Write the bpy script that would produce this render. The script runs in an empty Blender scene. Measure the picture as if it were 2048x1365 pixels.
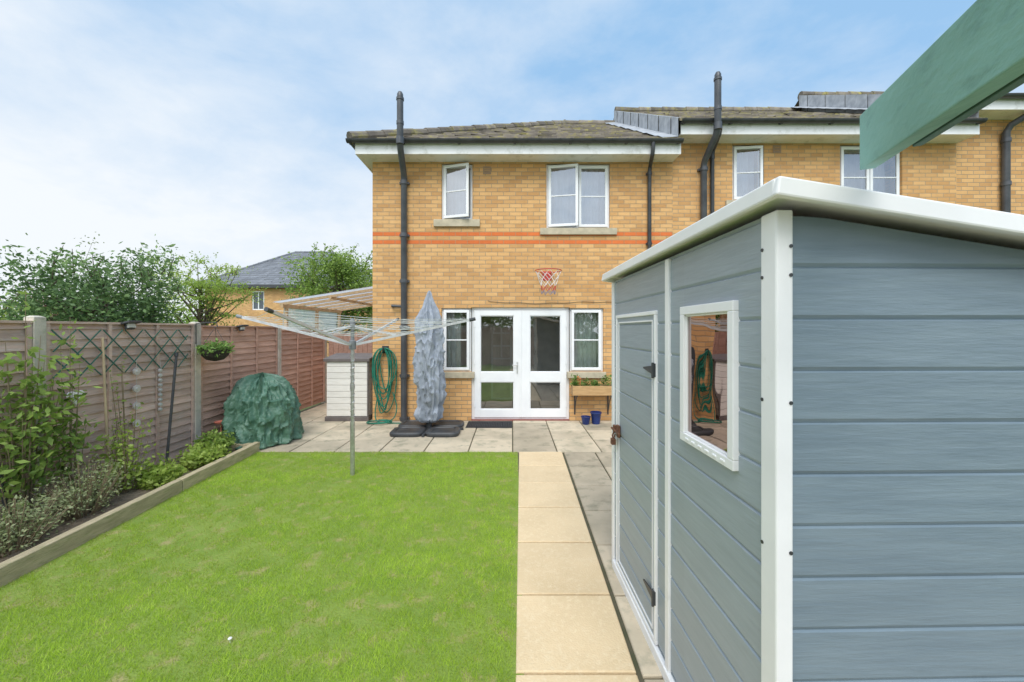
import bpy, math, random, bisect
import numpy as np
from mathutils import Vector, Matrix, noise as mnoise
random.seed(7); rng=np.random.default_rng(7)
scn=bpy.context.scene
col=scn.collection
scn.view_settings.view_transform='Standard'
scn.view_settings.look='None'
scn.view_settings.exposure=0

# ------------------------------------------------------------ materials
def nt(name):
    m=bpy.data.materials.new(name); m.use_nodes=True
    t=m.node_tree; b=t.nodes['Principled BSDF']
    return m,t,b
def N(t,typ,**kw):
    n=t.nodes.new(typ)
    for k,v in kw.items(): setattr(n,k,v)
    return n
def L(t,a,b): t.links.new(a,b)
def mixc(t,fac,a,b,blend='MIX'):
    n=N(t,'ShaderNodeMix',data_type='RGBA',blend_type=blend)
    for s,v in ((n.inputs[0],fac),(n.inputs[6],a),(n.inputs[7],b)):
        if hasattr(v,'links') or hasattr(v,'is_linked'): L(t,v,s)
        elif isinstance(v,(int,float)): s.default_value=v
        else: s.default_value=(*v[:3],1)
    return n.outputs[2]
def math_(t,op,a,b=0.5,c=None,clamp=False):
    n=N(t,'ShaderNodeMath',operation=op,use_clamp=clamp)
    for i,v in enumerate((a,b,c)):
        if v is None: continue
        if hasattr(v,'is_linked'): L(t,v,n.inputs[i])
        else: n.inputs[i].default_value=v
    return n.outputs[0]
def maprange(t,v,a,b,c=0,d=1):
    n=N(t,'ShaderNodeMapRange'); L(t,v,n.inputs[0])
    n.inputs[1].default_value=a;n.inputs[2].default_value=b;n.inputs[3].default_value=c;n.inputs[4].default_value=d
    return n.outputs[0]
def pos(t,stretch=(1,1,1)):
    g=N(t,'ShaderNodeNewGeometry'); m=N(t,'ShaderNodeMapping')
    L(t,g.outputs['Position'],m.inputs[0]); m.inputs['Scale'].default_value=stretch
    return m.outputs[0]
def noisen(t,vec,scale,detail=5,rough=.55,dist=0):
    n=N(t,'ShaderNodeTexNoise'); L(t,vec,n.inputs['Vector'])
    n.inputs['Scale'].default_value=scale;n.inputs['Detail'].default_value=detail
    n.inputs['Roughness'].default_value=rough;n.inputs['Distortion'].default_value=dist
    return n.outputs[0]
def bumpn(t,b,h,strength=.3,dist=.01):
    n=N(t,'ShaderNodeBump'); n.inputs['Strength'].default_value=strength; n.inputs['Distance'].default_value=dist
    L(t,h,n.inputs['Height']); L(t,n.outputs[0],b.inputs['Normal'])
def M(name,c1,c2=None,rough=.7,scale=4,bump=0,bscale=60,stretch=(1,1,1),metal=0,tint=0,lo=.35,hi=.65,c3=None,s3=15,spec=.5,bdist=.01,c3r=(.52,.68)):
    m,t,b=nt(name)
    v=pos(t,stretch)
    if c2 is None: c2=tuple(x*.8 for x in c1)
    f=maprange(t,noisen(t,v,scale),lo,hi)
    c=mixc(t,f,c1,c2)
    if c3 is not None:
        f3=maprange(t,noisen(t,pos(t,stretch),s3,8,.65),*c3r)
        c=mixc(t,f3,c,c3)
    if tint:
        a=N(t,'ShaderNodeAttribute',attribute_name='tint')
        k=maprange(t,a.outputs['Fac'],0,1,1-tint,1+tint)
        hs=N(t,'ShaderNodeHueSaturation'); L(t,c,hs.inputs['Color']); L(t,k,hs.inputs['Value']); c=hs.outputs[0]
    L(t,c,b.inputs['Base Color'])
    b.inputs['Roughness'].default_value=rough; b.inputs['Metallic'].default_value=metal
    b.inputs['Specular IOR Level'].default_value=spec
    if bump: bumpn(t,b,noisen(t,v,bscale,6),bump,bdist)
    return m
def brick_mat(name,bands=True,dz=0.0):
    m,t,b=nt(name)
    g=N(t,'ShaderNodeNewGeometry'); s=N(t,'ShaderNodeSeparateXYZ'); L(t,g.outputs['Position'],s.inputs[0])
    c=N(t,'ShaderNodeCombineXYZ')
    L(t,math_(t,'ADD',s.outputs[0],s.outputs[1]),c.inputs[0]); z=math_(t,'SUBTRACT',s.outputs[2],dz); L(t,z,c.inputs[1])
    def br(c1,c2,mo):
        n=N(t,'ShaderNodeTexBrick'); L(t,c.outputs[0],n.inputs['Vector'])
        n.inputs['Scale'].default_value=1; n.inputs['Brick Width'].default_value=.225; n.inputs['Row Height'].default_value=.075
        n.inputs['Mortar Size'].default_value=.0065; n.inputs['Mortar Smooth'].default_value=.3; n.inputs['Bias'].default_value=-.1
        n.inputs['Color1'].default_value=(*c1,1);n.inputs['Color2'].default_value=(*c2,1);n.inputs['Mortar'].default_value=(*mo,1)
        return n
    n1=br((.72,.44,.20),(.53,.295,.125),(.40,.30,.20))
    n2=br((.72,.20,.065),(.64,.17,.055),(.48,.25,.14))
    if bands:
        a1=math_(t,'COMPARE',z,3.4875,.0385); a2=math_(t,'COMPARE',z,3.3375,.0385)
        f=math_(t,'ADD',a1,a2,clamp=True)
        cc=mixc(t,f,n1.outputs[0],n2.outputs[0])
    else: cc=n1.outputs[0]
    p=pos(t)
    f1=maprange(t,noisen(t,p,.9,6,.6),.35,.7)
    lightc=mixc(t,f1,cc,(1.10,1.07,1.02),'MULTIPLY')
    f2=maprange(t,noisen(t,p,14,6,.7),.35,.75,.0,.40)
    c3=mixc(t,f2,lightc,(.76,.70,.60),'MULTIPLY')
    f4=maprange(t,noisen(t,pos(t,(3,3,.7)),1.3,5,.6),.5,.8,0,.30)
    c4=mixc(t,f4,c3,(.80,.75,.68),'MULTIPLY')
    L(t,c4,b.inputs['Base Color']); b.inputs['Roughness'].default_value=.9; b.inputs['Specular IOR Level'].default_value=.2
    h=math_(t,'SUBTRACT',math_(t,'MULTIPLY',noisen(t,p,70,4),.5),n1.outputs['Fac'])
    bumpn(t,b,h,.7,.009)
    return m
def glass_mat(name,refl=.16,tintc=(.75,.8,.8),wav=0.0,gc=(.95,.97,1)):
    m,t,b=nt(name); out=t.nodes['Material Output']; t.nodes.remove(b)
    gl=N(t,'ShaderNodeBsdfGlossy'); gl.inputs['Roughness'].default_value=.01; gl.inputs['Color'].default_value=(*gc,1)
    tr=N(t,'ShaderNodeBsdfTransparent'); tr.inputs['Color'].default_value=(*tintc,1)
    fr=N(t,'ShaderNodeFresnel'); fr.inputs[0].default_value=1.5
    f=math_(t,'ADD',fr.outputs[0],refl,clamp=True)
    mx=N(t,'ShaderNodeMixShader'); L(t,f,mx.inputs[0]); L(t,tr.outputs[0],mx.inputs[1]); L(t,gl.outputs[0],mx.inputs[2]); L(t,mx.outputs[0],out.inputs[0])
    bp=N(t,'ShaderNodeBump'); bp.inputs['Strength'].default_value=.05+wav; bp.inputs['Distance'].default_value=.02
    L(t,noisen(t,pos(t),4,1),bp.inputs['Height']); L(t,bp.outputs[0],gl.inputs['Normal'])
    return m
def leaf_mat(name,cols,transl=.3,rough=.55):
    m,t,b=nt(name); out=t.nodes['Material Output']
    a=N(t,'ShaderNodeAttribute',attribute_name='tint')
    r=N(t,'ShaderNodeValToRGB'); e=r.color_ramp.elements
    e[0].color=(*cols[0],1); e[1].color=(*cols[-1],1)
    for i,c in enumerate(cols[1:-1]): 
        x=e.new((i+1)/(len(cols)-1)); x.color=(*c,1)
    L(t,a.outputs['Fac'],r.inputs[0]); L(t,r.outputs[0],b.inputs['Base Color']); b.inputs['Roughness'].default_value=rough
    b.inputs['Specular IOR Level'].default_value=.3
    tl=N(t,'ShaderNodeBsdfTranslucent'); L(t,r.outputs[0],tl.inputs[0])
    mx=N(t,'ShaderNodeMixShader'); mx.inputs[0].default_value=transl
    L(t,b.outputs[0],mx.inputs[1]);L(t,tl.outputs[0],mx.inputs[2]);L(t,mx.outputs[0],out.inputs[0])
    return m

# ------------------------------------------------------------ mesh builder
class MB:
    def __init__(s): s.v=[];s.f=[];s.m=[];s.t=[];s.tint=.5;s.mi=0;s.X=None
    def add(s,vs,fs):
        o=len(s.v)
        for p in vs:
            if s.X is not None: p=s.X@Vector(p)
            s.v.append((p[0],p[1],p[2])); s.t.append(s.tint)
        for f in fs: s.f.append([i+o for i in f]); s.m.append(s.mi)
    def box(s,x0,x1,y0,y1,z0,z1):
        s.add([(x0,y0,z0),(x1,y0,z0),(x1,y1,z0),(x0,y1,z0),(x0,y0,z1),(x1,y0,z1),(x1,y1,z1),(x0,y1,z1)],
              [(0,3,2,1),(4,5,6,7),(0,1,5,4),(1,2,6,5),(2,3,7,6),(3,0,4,7)])
    def quad(s,a,b,c,d): s.add([a,b,c,d],[(0,1,2,3)])
    def beam(s,p0,p1,w,h,up=(0,0,1)):
        p0=Vector(p0);p1=Vector(p1);d=(p1-p0).normalized();u=Vector(up)
        sd=d.cross(u).normalized();u=sd.cross(d)
        vs=[]
        for p in (p0,p1):
            for a,b in ((-1,-1),(1,-1),(1,1),(-1,1)): vs.append(p+sd*a*w/2+u*b*h/2)
        s.add(vs,[(3,2,1,0),(4,5,6,7),(0,1,5,4),(1,2,6,5),(2,3,7,6),(3,0,4,7)])
    def tube(s,pts,r,n=8,cap=True):
        pts=[Vector(p) for p in pts]
        rs=r if isinstance(r,(list,tuple)) else [r]*len(pts)
        vs=[];prev=None
        for i,p in enumerate(pts):
            d=(pts[min(i+1,len(pts)-1)]-pts[max(i-1,0)])
            if d.length<1e-9: d=Vector((0,0,1))
            d.normalize()
            if prev is None:
                a=d.orthogonal().normalized()
            else:
                a=prev-d*prev.dot(d)
                a=a.normalized() if a.length>1e-6 else d.orthogonal().normalized()
            prev=a;b=d.cross(a)
            for k in range(n):
                th=2*math.pi*k/n; vs.append(p+(a*math.cos(th)+b*math.sin(th))*rs[i])
        fs=[]
        for i in range(len(pts)-1):
            for k in range(n):
                fs.append((i*n+k,i*n+(k+1)%n,(i+1)*n+(k+1)%n,(i+1)*n+k))
        if cap: fs.append(tuple(range(n-1,-1,-1))); e=(len(pts)-1)*n; fs.append(tuple(e+k for k in range(n)))
        s.add(vs,fs)
    def cyl(s,p0,p1,r,r1=None,n=16): s.tube([p0,p1],[r,r if r1 is None else r1],n)
    def lathe(s,c,prof,n=24,fn=None,cap=False):
        vs=[];fs=[]
        for i,(r,z) in enumerate(prof):
            for k in range(n):
                th=2*math.pi*k/n; rr,dx,dy,dz=r,0,0,0
                if fn: rr,dx,dy,dz=fn(r,z,th,i/(len(prof)-1))
                vs.append((c[0]+rr*math.cos(th)+dx,c[1]+rr*math.sin(th)+dy,c[2]+z+dz))
        for i in range(len(prof)-1):
            for k in range(n): fs.append((i*n+k,i*n+(k+1)%n,(i+1)*n+(k+1)%n,(i+1)*n+k))
        if cap: fs.append(tuple(range(n-1,-1,-1))); e=(len(prof)-1)*n; fs.append(tuple(e+k for k in range(n)))
        s.add(vs,fs)
    def slab(s,pts,th):
        n=len(pts); vs=list(pts)+[(p[0],p[1],p[2]-th) for p in pts]
        fs=[tuple(range(n)),tuple(range(2*n-1,n-1,-1))]
        for i in range(n): j=(i+1)%n; fs.append((i,n+i,n+j,j))
        s.add(vs,fs)
    def obj(s,name,mats,parent=None,label=None,smooth=False,bevel=0,recalc=True):
        off=Vector((0,0,0))
        if parent is not None and 'off' in STORE.get(parent.name,{}): off=STORE[parent.name]['off']
        me=bpy.data.meshes.new(name)
        me.from_pydata([(a-off.x,b-off.y,c-off.z) for a,b,c in s.v],[],s.f)
        if not isinstance(mats,(list,tuple)): mats=[mats]
        for m in mats: me.materials.append(m)
        me.polygons.foreach_set('material_index',s.m)
        at=me.attributes.new('tint','FLOAT','POINT'); at.data.foreach_set('value',s.t)
        if smooth:
            me.shade_smooth(); me.set_sharp_from_angle(angle=math.radians(40))
        me.update()
        o=bpy.data.objects.new(name,me); col.objects.link(o)
        if parent is not None:
            o.parent=parent; STORE[o.name]={'off':off}
        if label: o['label']=label
        if bevel:
            md=o.modifiers.new('bevel','BEVEL'); md.width=bevel; md.segments=2; md.limit_method='ANGLE'; md.angle_limit=math.radians(40)
        return o
STORE={}
def root(name,loc,label,cat,group=None,rotz=0,local=False):
    o=bpy.data.objects.new(name,None); o.location=loc; o.empty_display_size=.1; o.rotation_euler=(0,0,rotz); col.objects.link(o)
    STORE[o.name]={'off':Vector((0,0,0)) if local else Vector(loc)}
    o['label']=label;o['category']=cat
    if group:o['group']=group
    return o
def top(o,label,cat,group=None):
    o['label']=label;o['category']=cat
    if group:o['group']=group
    return o
def struct(o,label=None):
    o['kind']='structure'; o['label']=label or o.name; o['category']='ground'
    return o

def npmesh(name,V,Fq,tint,mat,parent=None):
    off=Vector((0,0,0))
    if parent is not None: off=STORE[parent.name]['off']
    V=V-np.array(off)
    me=bpy.data.meshes.new(name); k=Fq.shape[1]; nf=len(Fq)
    me.vertices.add(len(V)); me.vertices.foreach_set('co',V.astype(np.float32).ravel())
    me.loops.add(nf*k); me.loops.foreach_set('vertex_index',Fq.astype(np.int32).ravel())
    me.polygons.add(nf); me.polygons.foreach_set('loop_start',np.arange(0,nf*k,k,dtype=np.int32))
    me.polygons.foreach_set('loop_total',np.full(nf,k,dtype=np.int32))
    me.update(calc_edges=True)
    at=me.attributes.new('tint','FLOAT','POINT'); at.data.foreach_set('value',tint.astype(np.float32))
    me.materials.append(mat)
    o=bpy.data.objects.new(name,me); col.objects.link(o)
    if parent is not None: o.parent=parent; STORE[o.name]={'off':off}
    return o
def leaf_obj(name,P,size,tint,mat,parent=None,ratio=.5,flat=0.3,droop=0):
    n=len(P); a=rng.normal(size=(n,3)); a[:,2]=a[:,2]*(1-flat)-droop; a/=np.linalg.norm(a,axis=1)[:,None]
    b=np.cross(a,rng.normal(size=(n,3))); b/=np.linalg.norm(b,axis=1)[:,None]
    Ls=size*rng.uniform(.6,1.35,n)[:,None]; w=Ls*ratio
    V=np.stack([P,P+a*Ls*.45+b*w/2,P+a*Ls,P+a*Ls*.45-b*w/2],1).reshape(-1,3)
    Fq=np.arange(n*4).reshape(n,4)
    return npmesh(name,V,Fq,np.repeat(np.clip(tint,0,1),4),mat,parent)

# ------------------------------------------------------------ palette
white=M('white_upvc',(.86,.87,.88),(.80,.81,.83),rough=.35,scale=3)
whitew=M('weathered_white',(.87,.87,.87),(.80,.80,.79),rough=.55,scale=3,c3=(.62,.62,.58),s3=5)
black=M('black_plastic',(.035,.038,.042),(.055,.058,.062),rough=.4,scale=6,bump=.1)
pipeg=M('grey_black_pipe',(.055,.06,.07),(.09,.095,.105),rough=.38,scale=5)
stone=M('stone_sill',(.56,.49,.36),(.42,.37,.27),rough=.85,scale=8,bump=.2)
lead=M('lead_flashing',(.30,.32,.35),(.46,.48,.51),rough=.55,scale=6,bump=.3,bscale=20)
roofm=M('mossy_roof_tile',(.15,.128,.105),(.23,.20,.165),rough=.9,scale=5,bump=.8,bscale=30,tint=.35,c3=(.29,.255,.085),s3=6,c3r=(.50,.66))
slate=M('grey_slate',(.15,.16,.18),(.20,.21,.23),rough=.8,scale=8,bump=.4,bscale=30,tint=.2,stretch=(1,1,4))
glass=glass_mat('window_glass',.17,(.95,.97,.96))
glassup=glass_mat('upper_window_glass',.25,(.9,.93,.96))
curt=M('curtain_fabric',(.74,.80,.77),(.62,.69,.66),rough=.9,scale=10)
netc=M('pale_curtain',(.50,.55,.62),(.36,.41,.48),rough=.9,scale=2)
inner=M('interior_plaster',(.78,.74,.68),rough=.9)
floorm=M('interior_floor',(.42,.32,.23),rough=.5)
fencew=M('fence_wood',(.66,.475,.40),(.50,.355,.30),rough=.9,scale=3,stretch=(6,1.0,9),bump=.5,bscale=14,tint=.17,c3=(.68,.56,.49),s3=6)
fencer=M('fence_wood_red',(.68,.43,.33),(.54,.32,.24),rough=.9,scale=3,stretch=(6,1.0,9),bump=.5,bscale=14,tint=.17)
conc=M('concrete_post',(.68,.61,.52),(.53,.475,.41),rough=.95,scale=6,bump=.5,bscale=60,c3=(.40,.40,.30),s3=9)
sleeper=M('edging_timber',(.53,.445,.29),(.38,.32,.205),rough=.9,scale=5,stretch=(6,1,6),bump=.5,bscale=20,tint=.15,c3=(.29,.29,.14),s3=7)
soil=M('soil',(.15,.12,.085),(.27,.21,.15),rough=1,scale=14,bump=1,bscale=30,bdist=.04)
yellow=M('path_slab',(.77,.60,.375),(.68,.525,.32),rough=.85,scale=2.2,bump=.5,bscale=90,tint=.07,c3=(.80,.66,.45),s3=40,c3r=(.5,.75))
greysl=M('patio_slab',(.56,.475,.35),(.43,.37,.27),rough=.85,scale=2.5,bump=.4,bscale=60,tint=.20,c3=(.29,.27,.19),s3=4.5)
joint=M('slab_joint',(.12,.105,.07),(.08,.085,.045),rough=1,scale=9)
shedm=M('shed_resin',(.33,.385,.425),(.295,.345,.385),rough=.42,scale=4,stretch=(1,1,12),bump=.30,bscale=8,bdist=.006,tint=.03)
shedshade=M('shed_resin_shaded',(.20,.262,.308),(.165,.222,.268),rough=.42,scale=3,stretch=(1,1,9),bump=.40,bscale=8,bdist=.006,tint=.04)  # same resin as shedm, with the front wall's shade painted into the colour
shedw=M('shed_white_trim',(.87,.875,.88),(.82,.825,.83),rough=.45,scale=5,c3=(.70,.70,.67),s3=7,c3r=(.62,.78))
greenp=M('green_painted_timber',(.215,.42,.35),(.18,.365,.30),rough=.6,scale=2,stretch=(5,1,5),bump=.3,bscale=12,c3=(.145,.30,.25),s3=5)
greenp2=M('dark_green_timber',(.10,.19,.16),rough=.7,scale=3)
barkm=M('bark',(.15,.12,.09),(.09,.07,.05),rough=1,scale=10,bump=.6)
alum=M('aluminium',(.72,.73,.74),(.60,.61,.62),rough=.35,metal=.5,scale=8)
galv=M('galvanised_steel',(.62,.62,.62),(.45,.45,.45),rough=.35,metal=.75,scale=25)
linem=M('washing_line',(.70,.72,.70),rough=.6)
rust=M('rusty_metal',(.20,.09,.05),(.10,.05,.03),rough=.9,scale=30)
hoseg=M('green_hose',(.02,.20,.13),(.015,.15,.10),rough=.4,scale=9)
stemm=M('shrub_stem',(.27,.21,.13),rough=.9)

# ------------------------------------------------------------ ground
mb=MB(); mb.quad((-300,-200,-.05),(300,-200,-.05),(300,500,-.05),(-300,500,-.05))
g=mb.obj('ground',M('ground_grass',(.10,.17,.04),(.13,.17,.06),rough=1,scale=.5)); struct(g,'wide grassy ground')
mb=MB(); mb.quad((-3.55,-3.9,0),(.03,-3.9,0),(.08,5.55,0),(-3.6,5.55,0))
lawnm=M('lawn_turf',(.19,.29,.04),(.25,.34,.06),rough=1,scale=3,bump=.8,bscale=70,bdist=.02,c3=(.38,.34,.14),s3=7)
g=mb.obj('lawn',lawnm); struct(g,'short green lawn')
mb=MB(); mb.quad((-4.45,-3.9,.02),(-3.4,-3.9,.02),(-3.55,5.55,.02),(-4.45,5.55,.02))
g=mb.obj('soil_bed',soil); struct(g,'planting bed of dark soil')
mb=MB(); mb.quad((0.0,-3.9,-.008),(3.2,-3.9,-.008),(3.2,5.55,-.008),(.08,5.55,-.008))
mb.quad((-4.45,5.55,-.008),(3.2,5.55,-.008),(3.2,7.5,-.008),(-4.45,7.5,-.008))
mb.quad((-4.45,7.5,-.008),(-2.6,7.5,-.008),(-2.6,12,-.008),(-4.45,12,-.008))
g=mb.obj('paving_base',joint); struct(g,'mortar bed under the paving')
def slabtile(mb,x0,x1,y0,y1,zt,gap=.009,sh=None):
    mb.tint=random.random()
    x0+=gap;x1-=gap;y0+=gap;y1-=gap
    sx=lambda y:(sh*(y-5.55) if sh else 0)
    c=.006; dz=random.uniform(-.002,.002); tl=[random.uniform(-.0015,.0015) for _ in range(4)]
    V=[(x0+sx(y0),y0,-.03),(x1+sx(y0),y0,-.03),(x1+sx(y1),y1,-.03),(x0+sx(y1),y1,-.03)]
    V+=[(x0+sx(y0),y0,zt-c+dz),(x1+sx(y0),y0,zt-c+dz),(x1+sx(y1),y1,zt-c+dz),(x0+sx(y1),y1,zt-c+dz)]
    V+=[(x0+c+sx(y0),y0+c,zt+dz+tl[0]),(x1-c+sx(y0),y0+c,zt+dz+tl[1]),(x1-c+sx(y1),y1-c,zt+dz+tl[2]),(x0+c+sx(y1),y1-c,zt+dz+tl[3])]
    F=[(8,9,10,11)]
    for b in (0,4):
        for i in range(4): j=(i+1)%4; F.append((b+i,b+j,b+4+j,b+4+i))
    mb.add(V,F)
mb=MB(); y=5.55
rows=[5.55,4.98,4.42,3.81,3.185,2.556,1.97,1.37,.77,.17,-.43,-1.03,-1.63,-2.23]
for a,b in zip(rows[1:],rows[:-1]): slabtile(mb,.09,.70,a,b,.012,sh=.022,gap=.008)
g=mb.obj('path',yellow); struct(g,'straight path of warm yellow concrete slabs')
mb=MB()
xs=[.70,1.15,1.6,2.2,2.8,3.1]
for r in range(16):
    y1=5.55-.6*r; y0=y1-.6
    for i in range(5): slabtile(mb,xs[i]+.012*(i==0),xs[i+1],y0,y1,.008,sh=.022)
rowp=[5.55,6.18,6.74,7.26,7.44]
for r in range(4):
    x=-4.33
    while x<3.1:
        slabtile(mb,x,min(x+.62,3.15),rowp[r],rowp[r+1],.010,.008); x+=.62
y=7.45
while y<11.5:
    x=-4.33
    for i in range(3): slabtile(mb,x,min(x+.6,-2.6),y,y+.6,.008); x+=.6
    y+=.6
g=mb.obj('patio',greysl); struct(g,'patio of weathered grey-buff slabs')

# grass blades
n=220000
gx=rng.uniform(-3.56,.07,n); gy=1.5+(5.56-1.5)*rng.uniform(0,1,n)**1.25
keep=gx<(.075+.022*(gy-5.55)+rng.normal(0,.016,n)); gx=gx[keep];gy=gy[keep];n=len(gx)
def lowf(x,y,s,seed):
    r=np.random.default_rng(seed); o=np.zeros_like(x)
    for i in range(12):
        k=r.normal(size=2)*s; o+=np.sin(k[0]*x+k[1]*y+r.uniform(0,6.28))
    return o/3.4
patch=lowf(gx,gy,2.2,1); fine=lowf(gx,gy,10,2); vf=lowf(gx,gy,34,5)
bare=np.clip(.98+.30*fine+.28*patch+.30*vf,.10,1)
keep=rng.uniform(0,1,n)<bare
gx,gy,patch,fine,vf=gx[keep],gy[keep],patch[keep],fine[keep],vf[keep]; n=len(gx)
h=rng.uniform(.009,.028,n)*(1+.18*patch+.18*fine+.20*vf); w=rng.uniform(.0018,.0036,n)
th=rng.uniform(0,6.283,n); lean=rng.uniform(.2,1.2,n)*h; la=rng.uniform(0,6.283,n)
B=np.stack([gx,gy,np.zeros(n)],1)
dx=np.stack([np.cos(th)*w/2,np.sin(th)*w/2,np.zeros(n)],1)
T=B+np.stack([np.cos(la)*lean,np.sin(la)*lean,h],1)
V=np.stack([B-dx,B+dx,T],1).reshape(-1,3)
tt=np.clip(.55+.17*patch+.15*fine+.13*vf+rng.normal(0,.17,n),0,1)
grm=leaf_mat('grass_blade',[(.50,.44,.17),(.36,.46,.055),(.39,.58,.05),(.54,.72,.09)],.4)
g=npmesh('grass',V,np.arange(3*n).reshape(n,3),np.repeat(tt,3),grm); g['kind']='stuff'; g['label']='dense short lawn grass blades'; g['category']='grass'

# ------------------------------------------------------------ houses
YF=7.47; YB=15.4
def wall_holes(mb,x0,x1,z0,z1,y,holes,dep):
    xs=sorted({x0,x1,*[h[0] for h in holes],*[h[1] for h in holes]}); zs=sorted({z0,z1,*[h[2] for h in holes],*[h[3] for h in holes]})
    for i in range(len(xs)-1):
        for k in range(len(zs)-1):
            cx=(xs[i]+xs[i+1])/2;cz=(zs[k]+zs[k+1])/2
            if any(h[0]<cx<h[1] and h[2]<cz<h[3] for h in holes): continue
            a,b,c,d=xs[i],xs[i+1],zs[k],zs[k+1]
            mb.quad((a,y,c),(b,y,c),(b,y,d),(a,y,d)); mb.quad((b,y+dep,c),(a,y+dep,c),(a,y+dep,d),(b,y+dep,d))
    for h in holes:
        a,b,c,d=h
        mb.quad((a,y,c),(a,y+dep,c),(a,y+dep,d),(a,y,d)); mb.quad((b,y+dep,c),(b,y,c),(b,y,d),(b,y+dep,d))
        mb.quad((a,y,d),(a,y+dep,d),(b,y+dep,d),(b,y,d)); mb.quad((a,y+dep,c),(a,y,c),(b,y,c),(b,y+dep,c))
def frame(mb,x0,x1,z0,z1,y0,y1,t):
    mb.box(x0,x1,y0,y1,z1-t,z1); mb.box(x0,x1,y0,y1,z0,z0+t)
    mb.box(x0,x0+t,y0,y1,z0+t,z1-t); mb.box(x1-t,x1,y0,y1,z0+t,z1-t)
def curtain(mb,x0,x1,z0,z1,y,amp=.03,per=.09):
    n=max(12,int((x1-x0)/.012)); vs=[];fs=[]
    ph=random.uniform(0,6)
    for i in range(n+1):
        x=x0+(x1-x0)*i/n; yy=y+amp*math.sin(2*math.pi*x/per+ph+.8*math.sin(x*9))
        vs+= [(x,yy,z0),(x,yy*1+.0,z1)]
    for i in range(n): fs.append((2*i,2*i+2,2*i+3,2*i+1))
    mb.add(vs,fs)
def window(house,x0,x1,z0,z1,splits,opened,sill=None,gl=glassup,cur='net',y=YF):
    yo=y+.05
    mb=MB(); frame(mb,x0,x1,z0,z1,yo,yo+.07,.045)
    for s in splits: mb.box(s-.025,s+.025,yo+.002,yo+.068,z0+.045,z1-.045)
    w=mb.obj('window',white,house,bevel=.004)
    ed=[x0+.03]+list(splits)+[x1-.03]
    for i in range(len(ed)-1):
        a,b=ed[i]+.008,ed[i+1]-.008; c,d=z0+.03,z1-.03
        R=Matrix.Identity(4)
        if opened and opened.get(i):
            R=Matrix.Translation((a,yo-.03,0))@Matrix.Rotation(-math.radians(opened[i]),4,'Z')@Matrix.Translation((-a,-(yo-.03),0))
        mb=MB(); mb.X=R; frame(mb,a,b,c,d,yo-.035,yo-.003,.05)
        zm=(c+d)/2; mb.box(a+.05,b-.05,yo-.028,yo-.006,zm-.011,zm+.011)
        mb.obj('sash',white,w,bevel=.004)
        mb=MB(); mb.X=R; mb.quad((a+.045,yo-.016,c+.045),(b-.045,yo-.016,c+.045),(b-.045,yo-.016,d-.045),(a+.045,yo-.016,d-.045)); mb.obj('glass',gl,w)
    if sill:
        mb=MB(); mb.box(sill[0],sill[1],y-.05,y+.10,sill[2],sill[3]); mb.obj('sill',stone,w,bevel=.006)
    mb=MB()
    if cur=='net': curtain(mb,x0+.02,x1-.02,z0,z1,y+.30,.02,.12); mb.obj('curtain',netc,w,smooth=True)
    elif cur: curtain(mb,cur[0],cur[1],z0-.1,z1,y+.25,.022,.085); mb.obj('curtain',curt,w,smooth=True)
    return w
RR=4.4
def tile_plane(mb,xa0,xb0,xa1,xb1,ez,rz,y0,y1,rowsn=17):
    ln=.028
    for k in range(rowsn):
        s0=k/rowsn;s1=(k+1)/rowsn
        ya=y0+(y1-y0)*s0; yb=y0+(y1-y0)*s1; za=ez+(rz-ez)*s0; zb=ez+(rz-ez)*s1
        xl0=xa0+(xa1-xa0)*s0; xl1=xa0+(xa1-xa0)*s1; xr0=xb0+(xb1-xb0)*s0; xr1=xb0+(xb1-xb0)*s1
        m=max(1,int((xr0-xl0)/.3)); 
        for i in range(m):
            mb.tint=random.random(); j=random.uniform(-.008,.018)
            a0=xl0+(xr0-xl0)*i/m; b0=xl0+(xr0-xl0)*(i+1)/m; a1=xl1+(xr1-xl1)*i/m; b1=xl1+(xr1-xl1)*(i+1)/m
            mb.quad((a0,ya-.01,za+ln+j),(b0,ya-.01,za+ln+j),(b1,yb,zb+.002),(a1,yb,zb+.002))
            mb.quad((a0,ya-.01,za-.01),(b0,ya-.01,za-.01),(b0,ya-.01,za+ln+j),(a0,ya-.01,za+ln+j))
    mb.tint=.5
def ridge(mb,p0,p1,r=.12):
    p0=Vector(p0);p1=Vector(p1);n=int((p1-p0).length/.33)
    for i in range(n):
        mb.tint=random.random()
        a=p0.lerp(p1,i/n);b=p0.lerp(p1,(i+1.08)/n)
        o=random.uniform(-.008,.014); a=a+Vector((0,0,o));b=b+Vector((0,0,o))
        mb.tube([a,b],[r*1.05,r*.93],10)
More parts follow.
